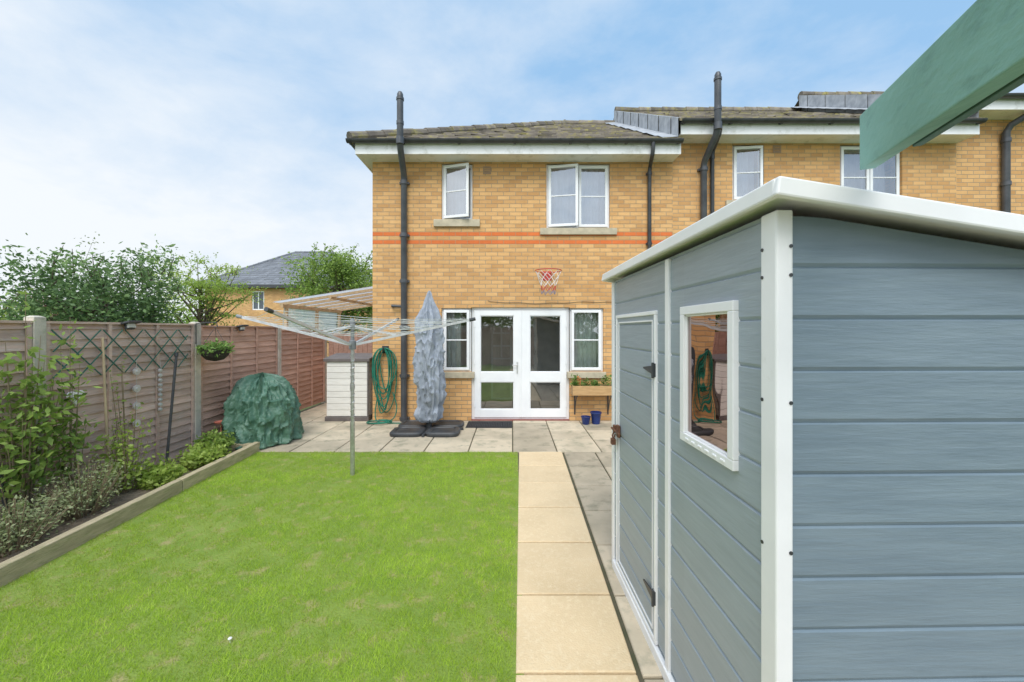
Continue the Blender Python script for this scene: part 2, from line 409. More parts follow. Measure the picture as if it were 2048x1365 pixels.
def gutter(mb,p0,p1,r=.058):
    p0=Vector(p0);p1=Vector(p1);d=(p1-p0).normalized();sd=d.cross(Vector((0,0,1)))
    n=9;vs=[]
    for p in (p0,p1):
        for rr in (r,r-.006):
            for k in range(n):
                th=math.pi*k/(n-1); vs.append(p+sd*rr*math.cos(th)-Vector((0,0,1))*rr*math.sin(th))
    fs=[]
    for k in range(n-1):
        fs.append((k,k+1,2*n+k+1,2*n+k)); fs.append((n+k,3*n+k,3*n+k+1,n+k+1)); 
        fs.append((k,n+k,n+k+1,k+1)); fs.append((2*n+k,2*n+k+1,3*n+k+1,3*n+k))
    for k in (0,n-1): fs.append((k,2*n+k,3*n+k,n+k))
    mb.add(vs,fs)
    Lg=(p1-p0).length; m=max(1,int(Lg/.85))
    for i in range(m+1):
        q=p0+d*(Lg*min(max(i/m,.01),.99))
        vs=[];w=.022
        for s_ in (-w,w):
            for k in range(n):
                th=math.pi*k/(n-1); vs.append(q+d*s_+sd*(r+.01)*math.cos(th)-Vector((0,0,1))*(r+.01)*math.sin(th))
        mb.add(vs,[(k,k+1,n+k+1,n+k) for k in range(n-1)])
        mb.box(q.x-.02,q.x+.02,q.y+.03,q.y+.10,q.z-.05,q.z+.01)
ventm=M('vent_terracotta',(.40,.27,.18),rough=.8)
def house(x0,x1,dz,label,hip,windows,holes,vents,brick,base_dz):
    h=root('terraced_house',(x0,YF,0),label,'house','row of terraced brick houses')
    so=4.83+dz; ez=5.04+dz; rz=7.57+dz
    mb=MB(); wall_holes(mb,x0,x1,-.1,so+.1,YF,holes,.22)
    if hip: mb.quad((x0,YB,-.1),(x0,YF,-.1),(x0,YF,so+.1),(x0,YB,so+.1)); mb.quad((x0+.22,YF,-.1),(x0+.22,YB,-.1),(x0+.22,YB,so+.1),(x0+.22,YF,so+.1))
    else: mb.quad((x0+.001,YB,-.1),(x0+.001,YF,-.1),(x0+.001,YF,so+.1),(x0+.001,YB,so+.1))
    mb.quad((x1-.001,YF,-.1),(x1-.001,YB,-.1),(x1-.001,YB,so+.1),(x1-.001,YF,so+.1))
    mb.quad((x1,YB,-.1),(x0,YB,-.1),(x0,YB,so+.1),(x1,YB,so+.1))
    mb.obj('wall',brick,h)
    mb=MB(); ye=7.05; yr=11.45; yk=15.85
    if hip:
        xl=x0-.25; xr=xl+RR
        tile_plane(mb,xl,x1,xr,x1,ez,rz,ye,yr)
        mb.add([(xl,ye,ez),(xr,yr,rz),(xl,yk,ez)],[(0,1,2)])
        mb.quad((xl,yk,ez),(xr,yr,rz),(x1,yr,rz),(x1,yk,ez))
        ridge(mb,(xl,ye-.02,ez+.02),(xr,yr,rz+.02),.10); ridge(mb,(xr,yr,rz+.02),(x1,yr,rz+.02),.10)
        ridge(mb,(xl,yk,ez+.03),(xr,yr,rz+.03))
    else:
        tile_plane(mb,x0-.05,x1,x0-.05,x1,ez,rz,ye,yr)
        mb.quad((x0-.05,yr,rz),(x1,yr,rz),(x1,yk,ez),(x0-.05,yk,ez))
        ridge(mb,(x0-.05,yr,rz+.03),(x1,yr,rz+.03),.11)
    r=mb.obj('roof',roofm,h)
    mb=MB(); fx=x0-.18 if hip else x0
    mb.box(fx,x1,7.10,7.125,so-.01,ez-.01)
    if hip: mb.box(fx,fx+.025,7.125,YB+.3,so-.01,ez-.01)
    mb.obj('fascia',whitew,h)
    mb=MB(); mb.box(fx+(.025 if hip else 0),x1,7.125,YF-.001,so,so+.02)
    if hip: mb.box(fx+.025,x0-.002,YF,YB+.3,so,so+.02)
    mb.obj('soffit',whitew,h)
    mb=MB(); gutter(mb,(x0-.30 if hip else x0-.03,7.03,ez-.0),(x1,7.03,ez-.0))
    if hip: gutter(mb,(fx-.06,YB+.2,ez-.0),(fx-.06,7.0,ez-.0))
    mb.obj('gutter',black,h,smooth=True)
    if not hip:
        mb=MB()
        s=(rz-ez)/(yr-ye)
        for (ya,yb) in ((ye,yr),):
            n=14
            for i in range(n):
                y0=ya+(yb-ya)*i/n;y1=ya+(yb-ya)*(i+1)/n
                z0=ez+s*(y0-ye);z1=ez+s*(y1-ye); j=.012*(i%2)
                mb.add([(x0-.07-j,y0,z0-.42),(x0-.07-j,y1,z1-.42),(x0-.07-j,y1,z1+.05),(x0-.07-j,y0,z0+.05),
                        (x0-.02,y0,z0+.05),(x0-.02,y1,z1+.05)],[(0,1,2,3),(3,2,5,4)])
                mb.add([(x0-.34-.03*(i%2),y0,z0-.35+.05),(x0-.07,y0,z0-.35+.07),(x0-.07,y1,z1-.35+.085),(x0-.34-.03*(i%2),y1,z1-.35+.065)],[(0,1,2,3)])
        mb.obj('flashing',lead,h)
    for w in windows: window(h,*w)
    for v in vents:
        mb=MB(); mb.mi=0; frame(mb,v[0],v[1],v[2],v[3],YF-.014,YF-.001,.02)
        for i in range(4): zz=v[2]+.025+i*.027; mb.box(v[0]+.02,v[1]-.02,YF-.010,YF-.002,zz,zz+.014)
        mb.obj('vent',ventm,h)
    return h
b1=brick_mat('buff_brick',True,0); b2=brick_mat('buff_brick_upper',False,.35); b3=brick_mat('buff_brick_top',False,.7)
wa=(-1.317,-.738,3.754,4.80); wb=(.644,1.83,3.595,4.80)
sl=(-1.317,-.76,.915,2.10); sr=(1.075,1.709,.915,2.10); dr=(-.76,1.075,0.0,2.12)
h1=house(-2.604,3.0,0,'end-terrace house of buff brick with red bands and hipped mossy roof',True,
 [(*wa,(),{0:17},(-1.457,-.598,3.62,3.752)),
  (*wb,(1.24,),{0:11},(.523,1.951,3.47,3.593))],
 [wa,wb,(-1.317,-.76,.915,2.10),(-.76,1.075,-.05,2.12),(1.075,1.709,.915,2.10)],[(-.54,-.39,4.604,4.744)],b1,0)
window(h1,*sl,(),None,(-1.39,-.70,.80,.912),glass,(-1.31,-.98))
window(h1,*sr,(),None,(1.03,1.75,.80,.912),glass,(1.09,1.69))
na=(4.118,4.706,4.11,5.155); nb=(6.125,7.29,3.95,5.155)
h2=house(3.0,8.3,.35,'mid-terrace house of buff brick with higher eaves and black gutter',False,
 [(*na,(),{0:7},(3.98,4.84,3.98,4.108)),(*nb,(6.70,),{},(6.0,7.41,3.82,3.948))],[na,nb],[(4.87,5.02,5.0,5.14)],b2,0)
nc=(11.2,12.3,4.3,5.5)
h3=house(8.3,13.6,.79,'terraced house of buff brick at the top of the stepped row',False,
 [(*nc,(11.75,),{},(11.1,12.4,4.17,4.298))],[nc],[],b3,0)
mb=MB(); mb.quad((2.9,9.5,0),(-2.3,9.5,0),(-2.3,9.5,2.4),(2.9,9.5,2.4)); mb.quad((-2.3,7.8,2.45),(2.9,7.8,2.45),(2.9,9.5,2.45),(-2.3,9.5,2.45)); mb.obj('interior_wall',inner,h1)
mb=MB(); mb.box(-2.35,2.95,7.6,9.6,-.02,.02); mb.obj('interior_floor',floorm,h1)
mb=MB(); frame(mb,-.50,.0,.05,2.0,9.45,9.48,.05); mb.box(-.27,-.23,9.45,9.48,1.05,1.95)
for zz in (1.0,1.3,1.6): mb.box(-.45,-.05,9.452,9.478,zz,zz+.04)
mb.obj('interior_door',white,h1)
# french doors
mb=MB(); frame(mb,-.76,1.075,.0,2.12,YF+.06,YF+.13,.05); fr=mb.obj('door_frame',white,h1,bevel=.004)
mb=MB(); mb.box(-.76,1.075,YF-.03,YF+.06,-.02,.02); mb.obj('threshold',M('red_threshold',(.30,.10,.08),rough=.7),fr)
for (a,b,gx0,gx1,side) in ((-.708,.168,-.595,.035,1),(.176,1.023,.335,.915,-1)):
    mb=MB(); y0,y1=YF+.035,YF+.085
    mb.box(a,gx0,y0,y1,.055,2.065); mb.box(gx1,b,y0,y1,.055,2.065)
    mb.box(gx0,gx1,y0,y1,1.965,2.065); mb.box(gx0,gx1,y0,y1,.72,.905); mb.box(gx0,gx1,y0,y1,.055,.205)
    for (c,d) in ((.905,1.965),(.205,.72)): frame(mb,gx0,gx1,c,d,y0+.012,y0+.032,.014)
    if side==1: mb.box(b-.02,b+.015,y0-.014,y0-.001,.06,2.06)
    d=mb.obj('door',white,h1,bevel=.004)
    mb=MB(); 
    for (c,e) in ((.905,1.965),(.205,.72)): mb.quad((gx0,y0+.022,c),(gx1,y0+.022,c),(gx1,y0+.022,e),(gx0,y0+.022,e))
    mb.obj('glass',glass,d)
    if side==1:
        mb=MB(); mb.box(.085,.115,y0-.012,y0,.88,1.10); mb.tube([(.10,y0-.01,1.04),(.10,y0-.05,1.04),(0.0,y0-.05,1.035)],.009,8); mb.cyl((.10,y0-.016,.93),(.10,y0,.93),.011)
        mb.obj('handle',alum,d,smooth=True)
    hx=a+.01 if side==1 else b-.01
    for z in (.3,1.1,1.8):
        mb=MB(); mb.box(hx-.015,hx+.015,y0-.01,y0+.0,z-.05,z+.05); mb.obj('hinge',white,d)
def stack(h,x,xt,zb,zt,label,y=YF-.075,r=.056,ytop=6.90):
    mb=MB(); zz=zb
    mb.tube([(x,y,-.02),(x,y,zz-.12),(x+(xt-x)*.15,y-.05,zz-.03),(x+(xt-x)*.85,ytop+.06,zz+.24),(xt,ytop,zz+.34),(xt,ytop,zt)],r,14)
    for z in (.05,.85,1.75,2.6,3.45,zz-.18): 
        if z<zz: mb.cyl((x,y,z-.035),(x,y,z+.035),r+.012)
        mb.box(x-.09,x+.09,y+.02,YF-.002,z-.02,z+.02)
    mb.cyl((xt,ytop,zz+.30),(xt,ytop,zz+.42),r+.012)
    mb.cyl((xt,ytop,zz+.42+.22),(xt,ytop,zz+.70),r+.007)
    mb.cyl((xt,ytop,zt-.02),(xt,ytop,zt+.02),r+.010); mb.lathe((xt,ytop,zt+.03),[(r*.95,0),(r*.95,.05),(r*.6,.09),(.005,.10)],14)
    return mb.obj('soil_pipe',pipeg,h,smooth=True)
stack(h1,-1.998,-1.93,4.60,5.68,None)
stack(h2,3.545,3.55,4.85,6.02,None)
def down(h,x,xt,zb,zg,r=.035):
    mb=MB(); y=YF-.05
    mb.tube([(x,y,0),(x,y,zb-.1),(x,y-.04,zb),(xt,7.06,zg-.2),(xt,7.03,zg-.12),(xt,7.03,zg)],r,12)
    for z in (1.0,2.2,3.3,zb-.12): mb.cyl((x,y,z-.03),(x,y,z+.03),r+.008); mb.box(x-.055,x+.055,y+.01,YF-.002,z-.015,z+.015)
    mb.obj('downpipe',black,h,smooth=True)
down(h1,2.55,2.48,4.72,5.0); down(h2,3.715,3.66,5.02,5.35)
mb=MB(); y=YF-.07; mb.tube([(9.14,y,0),(9.14,y,5.35),(9.16,y-.06,5.46),(9.36,7.0,5.66),(9.4,6.95,5.74),(9.4,6.95,6.5)],.056,14)
for z in (4.4,5.2): mb.cyl((9.14,y,z-.035),(9.14,y,z+.035),.068)
mb.obj('soil_pipe',pipeg,h3,smooth=True)
mb=MB(); mb.tube([(-1.998,YF-.075,1.9),(-1.998,YF-.075,2.05),(-2.02,YF-.075,2.13),(-2.22,YF-.075,2.14),(-2.22,YF,2.14)],.026,10); mb.obj('waste_pipe',black,h1,smooth=True)
mb=MB(); pts=[(-.45,YF-.012,2.24)]
for i in range(41):
    x=-.4+i*(2.3/40); pts.append((x,YF-.010,2.205-.014*math.sin(x*3.1)+.006*math.sin(x*11)))
mb.tube(pts,.004,6); mb.obj('cable',black,h1)
r_=root('wall_lantern',(-1.62,YF-.12,1.95),'black carriage wall lantern on buff brick wall','lantern')
mb=MB(); c=(-1.62,YF-.13,1.85); mb.box(-1.66,-1.58,YF-.015,YF,1.9,2.1); mb.tube([(-1.62,YF,2.05),(-1.62,YF-.08,2.12),(-1.62,YF-.13,2.08)],.01,6)
mb.lathe(c,[(.02,0),(.05,.02),(.052,.03)],6,cap=True); mb.lathe(c,[(.085,.17),(.05,.22),(.01,.26)],6,cap=True)
for k in range(6): t=k*math.pi/3; mb.cyl((c[0]+.05*math.cos(t),c[1]+.05*math.sin(t),c[2]+.03),(c[0]+.075*math.cos(t),c[1]+.075*math.sin(t),c[2]+.17),.006,n=6)
mb.obj('lamp_body',black,r_)
mb=MB(); mb.lathe(c,[(.044,.03),(.066,.17)],6,cap=True); mb.obj('lamp_glass',glass,r_)

# ------------------------------------------------------------ basketball hoop
hp=root('basketball_hoop',(.652,YF,2.7),'red basketball hoop with red white blue net on brick wall','basketball hoop')
cx,cy,cz,R=.652,7.17,2.76,.235
red=M('red_steel',(.60,.07,.05),rough=.4)
mb=MB(); mb.tube([(cx+R*math.cos(a*math.pi/16),cy+R*math.sin(a*math.pi/16),cz) for a in range(33)],.008,8,cap=False)
for s in (-1,1): mb.tube([(cx+s*.06,YF-.01,cz-.12),(cx+s*.11,cy+R*.85,cz)],.006,6); mb.tube([(cx+s*.06,YF-.01,cz),(cx+s*.11,cy+R*.85,cz)],.006,6)
mb.box(cx-.08,cx+.08,YF-.012,YF-.001,cz-.14,cz+.03); mb.obj('rim',red,hp,smooth=True)
mb=MB(); nb_=8; lev=[(0,R),(.09,.20),(.18,.165),(.27,.135),(.36,.125),(.42,.125)]
for k in range(nb_):
    for sg in (-1,1):
        pts=[]
        for i,(dz,rr) in enumerate(lev):
            a=2*math.pi*(k+sg*.5*i)/nb_; pts.append((cx+rr*math.cos(a),cy+rr*math.sin(a),cz-dz))
        for i in range(len(pts)-1): mb.mi=1 if i<3 else (0 if i<4 else 2); mb.tube([pts[i],pts[i+1]],.0045,5)
mb.obj('net',[M('net_red',(.6,.07,.06)),M('net_white',(.82,.80,.78)),M('net_blue',(.2,.25,.4))],hp)

# ------------------------------------------------------------ planter + pots
pl=root('planter_box',(1.48,7.25,.55),'wooden trough planter on black brackets below window','planter')
wood=M('planter_wood',(.56,.36,.17),(.44,.27,.12),rough=.8,scale=6,stretch=(1,1,6),bump=.3)
mb=MB(); x0,x1,y0,y1,z0,z1=1.09,1.87,7.17,7.42,.52,.69
mb.box(x0,x1,y0,y0+.02,z0,z1);mb.box(x0,x1,y1-.02,y1,z0,z1);mb.box(x0,x0+.02,y0+.02,y1-.02,z0,z1);mb.box(x1-.02,x1,y0+.02,y1-.02,z0,z1);mb.box(x0+.02,x1-.02,y0+.02,y1-.02,z0,z0+.02)
mb.obj('trough',wood,pl,bevel=.003)
mb=MB(); mb.box(x0+.02,x1-.02,y0+.02,y1-.02,z0+.1,z1-.02); mb.obj('soil',soil,pl)
for x in (1.17,1.79):
    mb=MB(); mb.box(x-.012,x+.012,YF-.012,YF-.001,.12,.51); mb.box(x-.012,x+.012,7.18,YF-.012,.50,.515); mb.tube([(x,YF-.01,.16),(x,7.33,.40),(x,7.2,.50)],.008,6); mb.obj('bracket',black,pl)
P=[];T=[]
for i in range(9):
    cx_=rng.uniform(1.14,1.82); k=80; hh=rng.uniform(.06,.2)
    P.append(np.stack([cx_+rng.normal(0,.03,k),7.29+rng.normal(0,.03,k),.68+rng.uniform(0,hh,k)],1)); T.append(np.full(k,rng.uniform(.2,.9)))
greens=leaf_mat('planter_leaf',[(.07,.13,.03),(.15,.27,.06),(.28,.42,.11)])
leaf_obj('plants',np.concatenate(P),.045,np.concatenate(T),greens,pl)
mb=MB()
for x,hh in ((1.20,.13),(1.235,.1)): mb.cyl((x,7.26,.69),(x,7.26,.69+hh),.018,.012,8); mb.lathe((x,7.26,.69+hh),[(.012,0),(.022,.015),(.018,.035),(.002,.045)],8)
mb.obj('ornament',M('terracotta',(.5,.18,.06)),pl,smooth=True)
bluep=M('blue_glaze',(.012,.025,.12),(.02,.045,.18),rough=.15,scale=6)
for (x,y,r,h,lb) in ((1.32,7.16,.085,.14,'small blue glazed plant pot on the patio'),(1.51,7.20,.10,.21,'taller blue glazed plant pot on the patio')):
    pr=root('plant_pot',(x,y,.01),lb,'plant pot','blue glazed pots under the planter')
    mb=MB(); mb.lathe((x,y,.012),[(r*.7,0),(r*.82,h*.4),(r*.95,h*.85),(r*1.05,h*.9),(r*1.05,h),(r*.9,h),(r*.85,h*.8)],24); mb.add([(x+r*.7*math.cos(t*.2618),y+r*.7*math.sin(t*.2618),.013) for t in range(24)],[tuple(range(23,-1,-1))]); mb.obj('pot',bluep,pr,smooth=True)
    mb=MB(); mb.lathe((x,y,.012+h*.8),[(r*.86,0),(.001,.015)],24); mb.obj('soil',soil,pr)
mb=MB(); mb.box(-.80,.0,6.88,7.33,.012,.022)
for i in range(27):
    x=-.79+i*.03; mb.box(x,x+.012,6.89,7.32,.022,.030)
for k in range(12):
    y=6.9+k*.038; mb.box(-.79,-.01,y,y+.008,.022,.027)
top(mb.obj('doormat',M('rubber_mat',(.04,.04,.043),rough=.8)),'black ribbed rubber doormat in front of french doors','doormat')

# ------------------------------------------------------------ parasol
pr=root('parasol',(-1.40,6.75,0),'closed parasol in grey-blue fabric cover on black base','parasol')
cov=M('parasol_cover',(.345,.38,.44),(.265,.295,.35),rough=.75,scale=6,bump=.4,bscale=12,bdist=.02)
base_=(-1.40,6.75,.0)
prof=[(.13,.16),(.18,.20),(.20,.30),(.175,.42),(.205,.55),(.23,.75),(.225,.95),(.21,1.1),(.205,1.25),(.21,1.45),(.205,1.62),(.195,1.78),(.18,1.9),(.145,2.0),(.11,2.08),(.075,2.17),(.05,2.25),(.032,2.32),(.010,2.36)]
def resamp(prof,n):
    zs=[p[1] for p in prof]; out=[]
    for i in range(n):
        z=zs[0]+(zs[-1]-zs[0])*i/(n-1); k=min(max(bisect.bisect(zs,z)-1,0),len(zs)-2); t=(z-zs[k])/(zs[k+1]-zs[k]); out.append((prof[k][0]*(1-t)+prof[k+1][0]*t,z))
    return out
def rid(v): return (1-min(1,abs(mnoise.noise(v))*2.6))**2
def cf(r,z,th,t):
    cs,sn=math.cos(th),math.sin(th)
    nz=mnoise.noise(Vector((cs*1.3,sn*1.3,z*2.2)))
    n2=mnoise.noise(Vector((cs*3+5,sn*3,z*6)))
    fold=.10*math.sin(5*th+z*1.2+2*nz)+.06*math.sin(11*th-z*3)
    rr=r*(1+fold+.16*nz+.14*n2+.22*rid(Vector((cs*2.2,sn*2.2,z*1.8+3)))+.14*rid(Vector((cs*4,sn*4+4,z*6+3)))-.10)
    return rr,.012*math.sin(z*2.6)+.008,.01*math.sin(z*4),0
mb=MB(); mb.lathe(base_,resamp(prof,130),110,cf); mb.obj('cover',cov,pr,smooth=True)
mb=MB(); mb.cyl((-1.40,6.75,.02),(-1.40,6.75,.5),.03); mb.cyl((-1.40,6.75,.02),(-1.40,6.75,.14),.05); mb.obj('pole',black,pr,smooth=True)
mb=MB()
for sx in (-1,1):
    for sy in (-1,1):
        cx_=-1.40+sx*.285; cy_=6.74+sy*.245
        pts=[]
        for k in range(32):
            a=2*math.pi*k/32; c_,s_=math.cos(a),math.sin(a)
            ux=math.copysign(abs(c_)**.45,c_);uy=math.copysign(abs(s_)**.45,s_)
            pts.append((ux,uy))
        rings=[(.97,.012),(1,.03),(1,.06),(.93,.08),(.72,.085),(.68,.07),(.5,.075),(.25,.078)]
        vs=[];fs=[]
        for s,z in rings:
            for (ux,uy) in pts: vs.append((cx_+ux*.27*s,cy_+uy*.225*s,z))
        for i in range(len(rings)-1):
            for k in range(32): fs.append((i*32+k,i*32+(k+1)%32,(i+1)*32+(k+1)%32,(i+1)*32+k))
        fs.append(tuple((len(rings)-1)*32+k for k in range(32)))
        mb.add(vs,fs)
mb.box(-1.98,-.82,6.72,6.76,.015,.05); mb.box(-1.42,-1.38,6.27,7.21,.015,.05)
mb.obj('base',M('black_base',(.035,.038,.042),(.06,.063,.066),rough=.5,scale=8,bump=.15),pr,smooth=True)

# ------------------------------------------------------------ storage box
sb=root('storage_box',(-3.03,7.6,.01),'cream slatted garden storage cabinet with brown lid and base','storage box')
cream=M('cream_resin',(.82,.79,.73),(.74,.71,.65),rough=.5,scale=5,bump=.2,stretch=(1,1,6),tint=.04)
brn=M('dark_brown_resin',(.13,.11,.105),(.17,.145,.135),rough=.5,scale=6,bump=.2)
x0,x1,y0,y1=-3.45,-2.66,7.40,7.92
mb=MB()
for k in range(9):
    z=.10+k*.115; mb.tint=random.random()
    mb.box(x0+.02,x1-.02,y0+.006,y0+.03,z,z+.109)
    mb.box(x0+.006,x0+.03,y0+.03,y1-.02,z,z+.109); mb.box(x1-.03,x1-.006,y0+.03,y1-.02,z,z+.109)
mb.box(x0+.02,x1-.02,y0+.028,y1-.01,.05,1.13)
mb.obj('cabinet_body',cream,sb,bevel=.005)
mb=MB(); mb.box(x0-.01,x1+.01,y0-.015,y1+.01,.012,.09)
mb.box(x1-.022,x1+.006,y0-.006,y0+.026,.09,1.13); mb.obj('cabinet_base',brn,sb,bevel=.005)
mb=MB(); mb.slab([(x0-.03,y0-.03,1.17),(x1+.03,y0-.03,1.17),(x1+.03,y1+.02,1.24),(x0-.03,y1+.02,1.24)],.06); mb.obj('lid',brn,sb,bevel=.008)

# ------------------------------------------------------------ hose
ho=root('garden_hose',(-2.36,YF-.1,.7),'coiled green garden hose hanging on the brick wall','hose')
mb=MB(); mb.box(-2.42,-2.30,YF-.02,YF,1.26,1.40); mb.tube([(-2.36,YF,1.33),(-2.36,YF-.14,1.33),(-2.36,YF-.15,1.38)],.014,8); mb.obj('bracket',black,ho)
mb=MB()
pts=[];loops=8
for i in range(loops*36+1):
    a=2*math.pi*i/36; lp=i/36
    w=.15+.05*math.sin(lp*2.7); hh=.48+.12*math.sin(lp*1.9+1)
    x=-2.36+w*math.sin(a)*(1+.25*math.cos(a))*(1.0)+.04*math.sin(lp*5)
    z=1.36-hh+hh*math.cos(a)
    pts.append((x,YF-.045-.085*(lp/loops)-.02*math.sin(a*.5)**2,z))
mb.tube(pts,.0105,7)
g2=[]
for i in range(60):
    a=i/59*4.6*math.pi; rr=.16+.03*math.sin(a*.7); g2.append((-2.38+rr*1.25*math.cos(a),YF-.28+rr*.75*math.sin(a),.028+.012*(i/12)*.5))
mb.tube(g2,.0105,7)
def cr(pts,n=8):
    P=[Vector(p) for p in pts];P=[P[0]]+P+[P[-1]];out=[]
    for i in range(1,len(P)-2):
        for k in range(n):
            t=k/n;a,b,c,d=P[i-1],P[i],P[i+1],P[i+2]
            out.append(.5*((2*b)+(c-a)*t+(2*a-5*b+4*c-d)*t*t+(3*b-a-3*c+d)*t**3))
    out.append(P[-2]);return out
mb.tube(cr([(-2.2,YF-.1,.55),(-2.12,YF-.12,.3),(-2.15,YF-.18,.1),(-2.3,YF-.25,.03),(-2.5,YF-.3,.025)]),.0105,7)
mb.tube(cr([(-2.47,YF-.1,.5),(-2.52,YF-.1,.2),(-2.45,YF-.2,.04),(-2.2,YF-.3,.03),(-1.95,YF-.32,.03)]),.0105,7)
mb.obj('hose_coil',hoseg,ho,smooth=True)

# ------------------------------------------------------------ tarp covered object
tp=root('covered_barbecue',(-3.80,6.15,.01),'rounded barbecue under crumpled dark green tarpaulin on patio','barbecue')
def tf(r,z,th,t):
    d=Vector((math.cos(th),math.sin(th),0))
    n1=mnoise.noise(Vector((d.x*1.6+3,d.y*1.6,z*1.5))); n2=mnoise.noise(Vector((d.x*5,d.y*5+7,z*5)))
    r1=rid(Vector((d.x*2.2+1,d.y*2.2,z*1.9+4))); r2=rid(Vector((d.x*4.5+9,d.y*4.5,z*4.2+2+d.x))); r3=rid(Vector((d.x*9,d.y*9+3,z*8)))
    low=max(0,1-z/.5)
    rr=r*(1+.09*n1+.04*n2)+(.05*r1+.036*r2+.020*r3)*min(1,r/.3)+low*.045*math.sin(11*th+4*n1)+.018*math.sin(23*th+z*8+4*n2)*low-.035
    zz=(.03*r1+.02*r2 if z>.6 else 0)+(.035*n1 if z>.6 else 0)
    return max(rr,.0005),.01*z,0,zz*1.0
prof=[(.53,.01),(.55,.03),(.53,.12),(.51,.28),(.49,.42),(.46,.56),(.415,.70),(.35,.83),(.26,.92),(.15,.965),(.05,.98),(.001,.985)]
mb=MB(); mb.lathe((-3.82,6.12,.01),resamp(prof[:8],80)+resamp(prof[7:],24)[1:],200,tf)
tarp=M('green_tarpaulin',(.085,.185,.125),(.06,.14,.095),rough=.5,scale=5,bump=.8,bscale=7,bdist=.03,c3=(.15,.265,.20),s3=9)
o=mb.obj('tarpaulin',tarp,tp,smooth=True)

# ------------------------------------------------------------ rotary dryer
ra=root('rotary_clothes_dryer',(-1.87,4.69,0),'silver rotary clothes dryer with open arms standing in lawn','clothes dryer')
bx,by=-1.87,4.69
mb=MB(); mb.cyl((bx,by,-.02),(bx,by,1.56),.021); mb.cyl((bx,by,0),(bx,by,.62),.026); mb.cyl((bx,by,1.0),(bx,by,1.06),.027)
sp=[(bx+.023*math.cos(i*.7),by+.023*math.sin(i*.7),.62+i*.009) for i in range(100)]; mb.tube(sp,.004,5)
mb.cyl((bx,by,1.5),(bx,by,1.80),.016); mb.obj('pole',galv,ra,smooth=True)
mb=MB(); mb.lathe((bx,by,0),[(.001,1.47),(.04,1.47),(.04,1.57),(.022,1.58),(.020,1.70),(.030,1.72),(.030,1.80),(.025,1.82),(.001,1.835)],16)
mb.obj('hub',M('grey_plastic',(.22,.23,.24),rough=.5),ra,smooth=True)
Rr=1.42; arms=[]
capg=M('grey_cap',(.28,.30,.32))
for k,ang in enumerate((175,-3,-95,85)):
    a=math.radians(ang); p0=Vector((bx+.05*math.cos(a),by+.05*math.sin(a),1.53)); p1=Vector((bx+Rr*math.cos(a),by+Rr*math.sin(a),1.86 if k!=1 else 1.82))
    arms.append((p0,p1))
    mb=MB(); mb.beam(p0,p1,.022,.028)
    pm=p0.lerp(p1,.36); mb.beam((bx+.03*math.cos(a),by+.03*math.sin(a),1.74),pm,.014,.016)
    mb.obj('arm',alum,ra)
    mb=MB(); d=(p1-p0).normalized(); mb.cyl(p1-d*.04,p1+d*.03,.020,n=10); mb.obj('arm_cap',black if k!=0 else capg,ra)
mb=MB(); order=[0,2,1,3]
for i in range(9):
    t=.32+.08*i
    for k in range(4):
        a=arms[order[k]];b=arms[order[(k+1)%4]]
        p=a[0].lerp(a[1],t)+Vector((0,0,.015));q=b[0].lerp(b[1],t)+Vector((0,0,.015)); m=(p+q)/2-Vector((0,0,.02+.01*(i%3)))
        mb.tube([p,m,q],.0026,5)
mb.obj('washing_line',linem,ra)

# ------------------------------------------------------------ fences
def fence_run(name,label,pts_y,x,zt,mat,postmat,zb=.04):
    f=root(name,(x,pts_y[0],0),label,'fence')
    for i,y in enumerate(pts_y):
        mb=MB(); zz=zt[min(i,len(zt)-1)]+.07
        mb.box(x-.05,x+.05,y-.05,y+.05,-.05,zz-.015); mb.add([(x-.05,y-.05,zz-.015),(x+.05,y-.05,zz-.015),(x+.05,y+.05,zz-.015),(x-.05,y+.05,zz-.015),(x-.02,y-.03,zz),(x+.02,y-.03,zz),(x+.02,y+.03,zz),(x-.02,y+.03,zz)],[(4,5,6,7),(0,1,5,4),(1,2,6,5),(2,3,7,6),(3,0,4,7)])
        mb.obj('fence_post',postmat,f,bevel=.006)
    for i in range(len(pts_y)-1):
        a=pts_y[i]+.052;b=pts_y[i+1]-.052;z1=zt[i]; mb=MB()
        z=zb; s=.098
        m=mat[i] if isinstance(mat,list) else mat
        while z<z1-.05:
            mb.tint=random.random(); seg=14; vs=[];fs=[]; ph=random.uniform(0,50)
            for j in range(seg+1):
                y=a+(b-a)*j/seg; wv=.012*mnoise.noise(Vector((y*1.7,ph,0)))+.005*mnoise.noise(Vector((y*7,ph,3)))
                vs+=[(x+.024,y,z+wv),(x+.004,y,min(z+s+.02,z1)),(x+.012,y,z+wv-.002)]
            for j in range(seg): k=3*j; fs+=[(k,k+3,k+4,k+1),(k+2,k+5,k+3,k)]
            mb.add(vs,fs); z+=s
        mb.tint=.3; mb.box(x-.012,x+.001,a,b,zb,z1)
        for y in (a,a+(b-a)/3,a+2*(b-a)/3,b-.04):
            mb.tint=random.random(); mb.box(x+.02,x+.040,y,y+.035,zb,z1)
        mb.box(x-.02,x+.045,a,b,z1,z1+.022)
        mb.obj('fence_panel',m,f)
    return f
fence_run('fence','weathered brown lap-panel garden fence with concrete posts',[-3.9,-2.0,-.1,1.80,3.69,5.55,7.50,9.37],-4.40,[1.76,1.76,1.76,1.76,1.76,1.74,1.68,1.62],[fencew]*5+[fencer]*2,conc)
gf=root('side_gate',(-3.5,9.45,0),'red-brown boarded gate closing the side passage','gate')
mb=MB()
for i in range(15):
    mb.tint=random.random(); x=-4.32+i*.115; mb.box(x,x+.108,9.42,9.44,.05,1.62)
mb.box(-4.32,-2.62,9.44,9.48,.3,.4);mb.box(-4.32,-2.62,9.44,9.48,1.35,1.45); mb.obj('boards',fencer,gf)
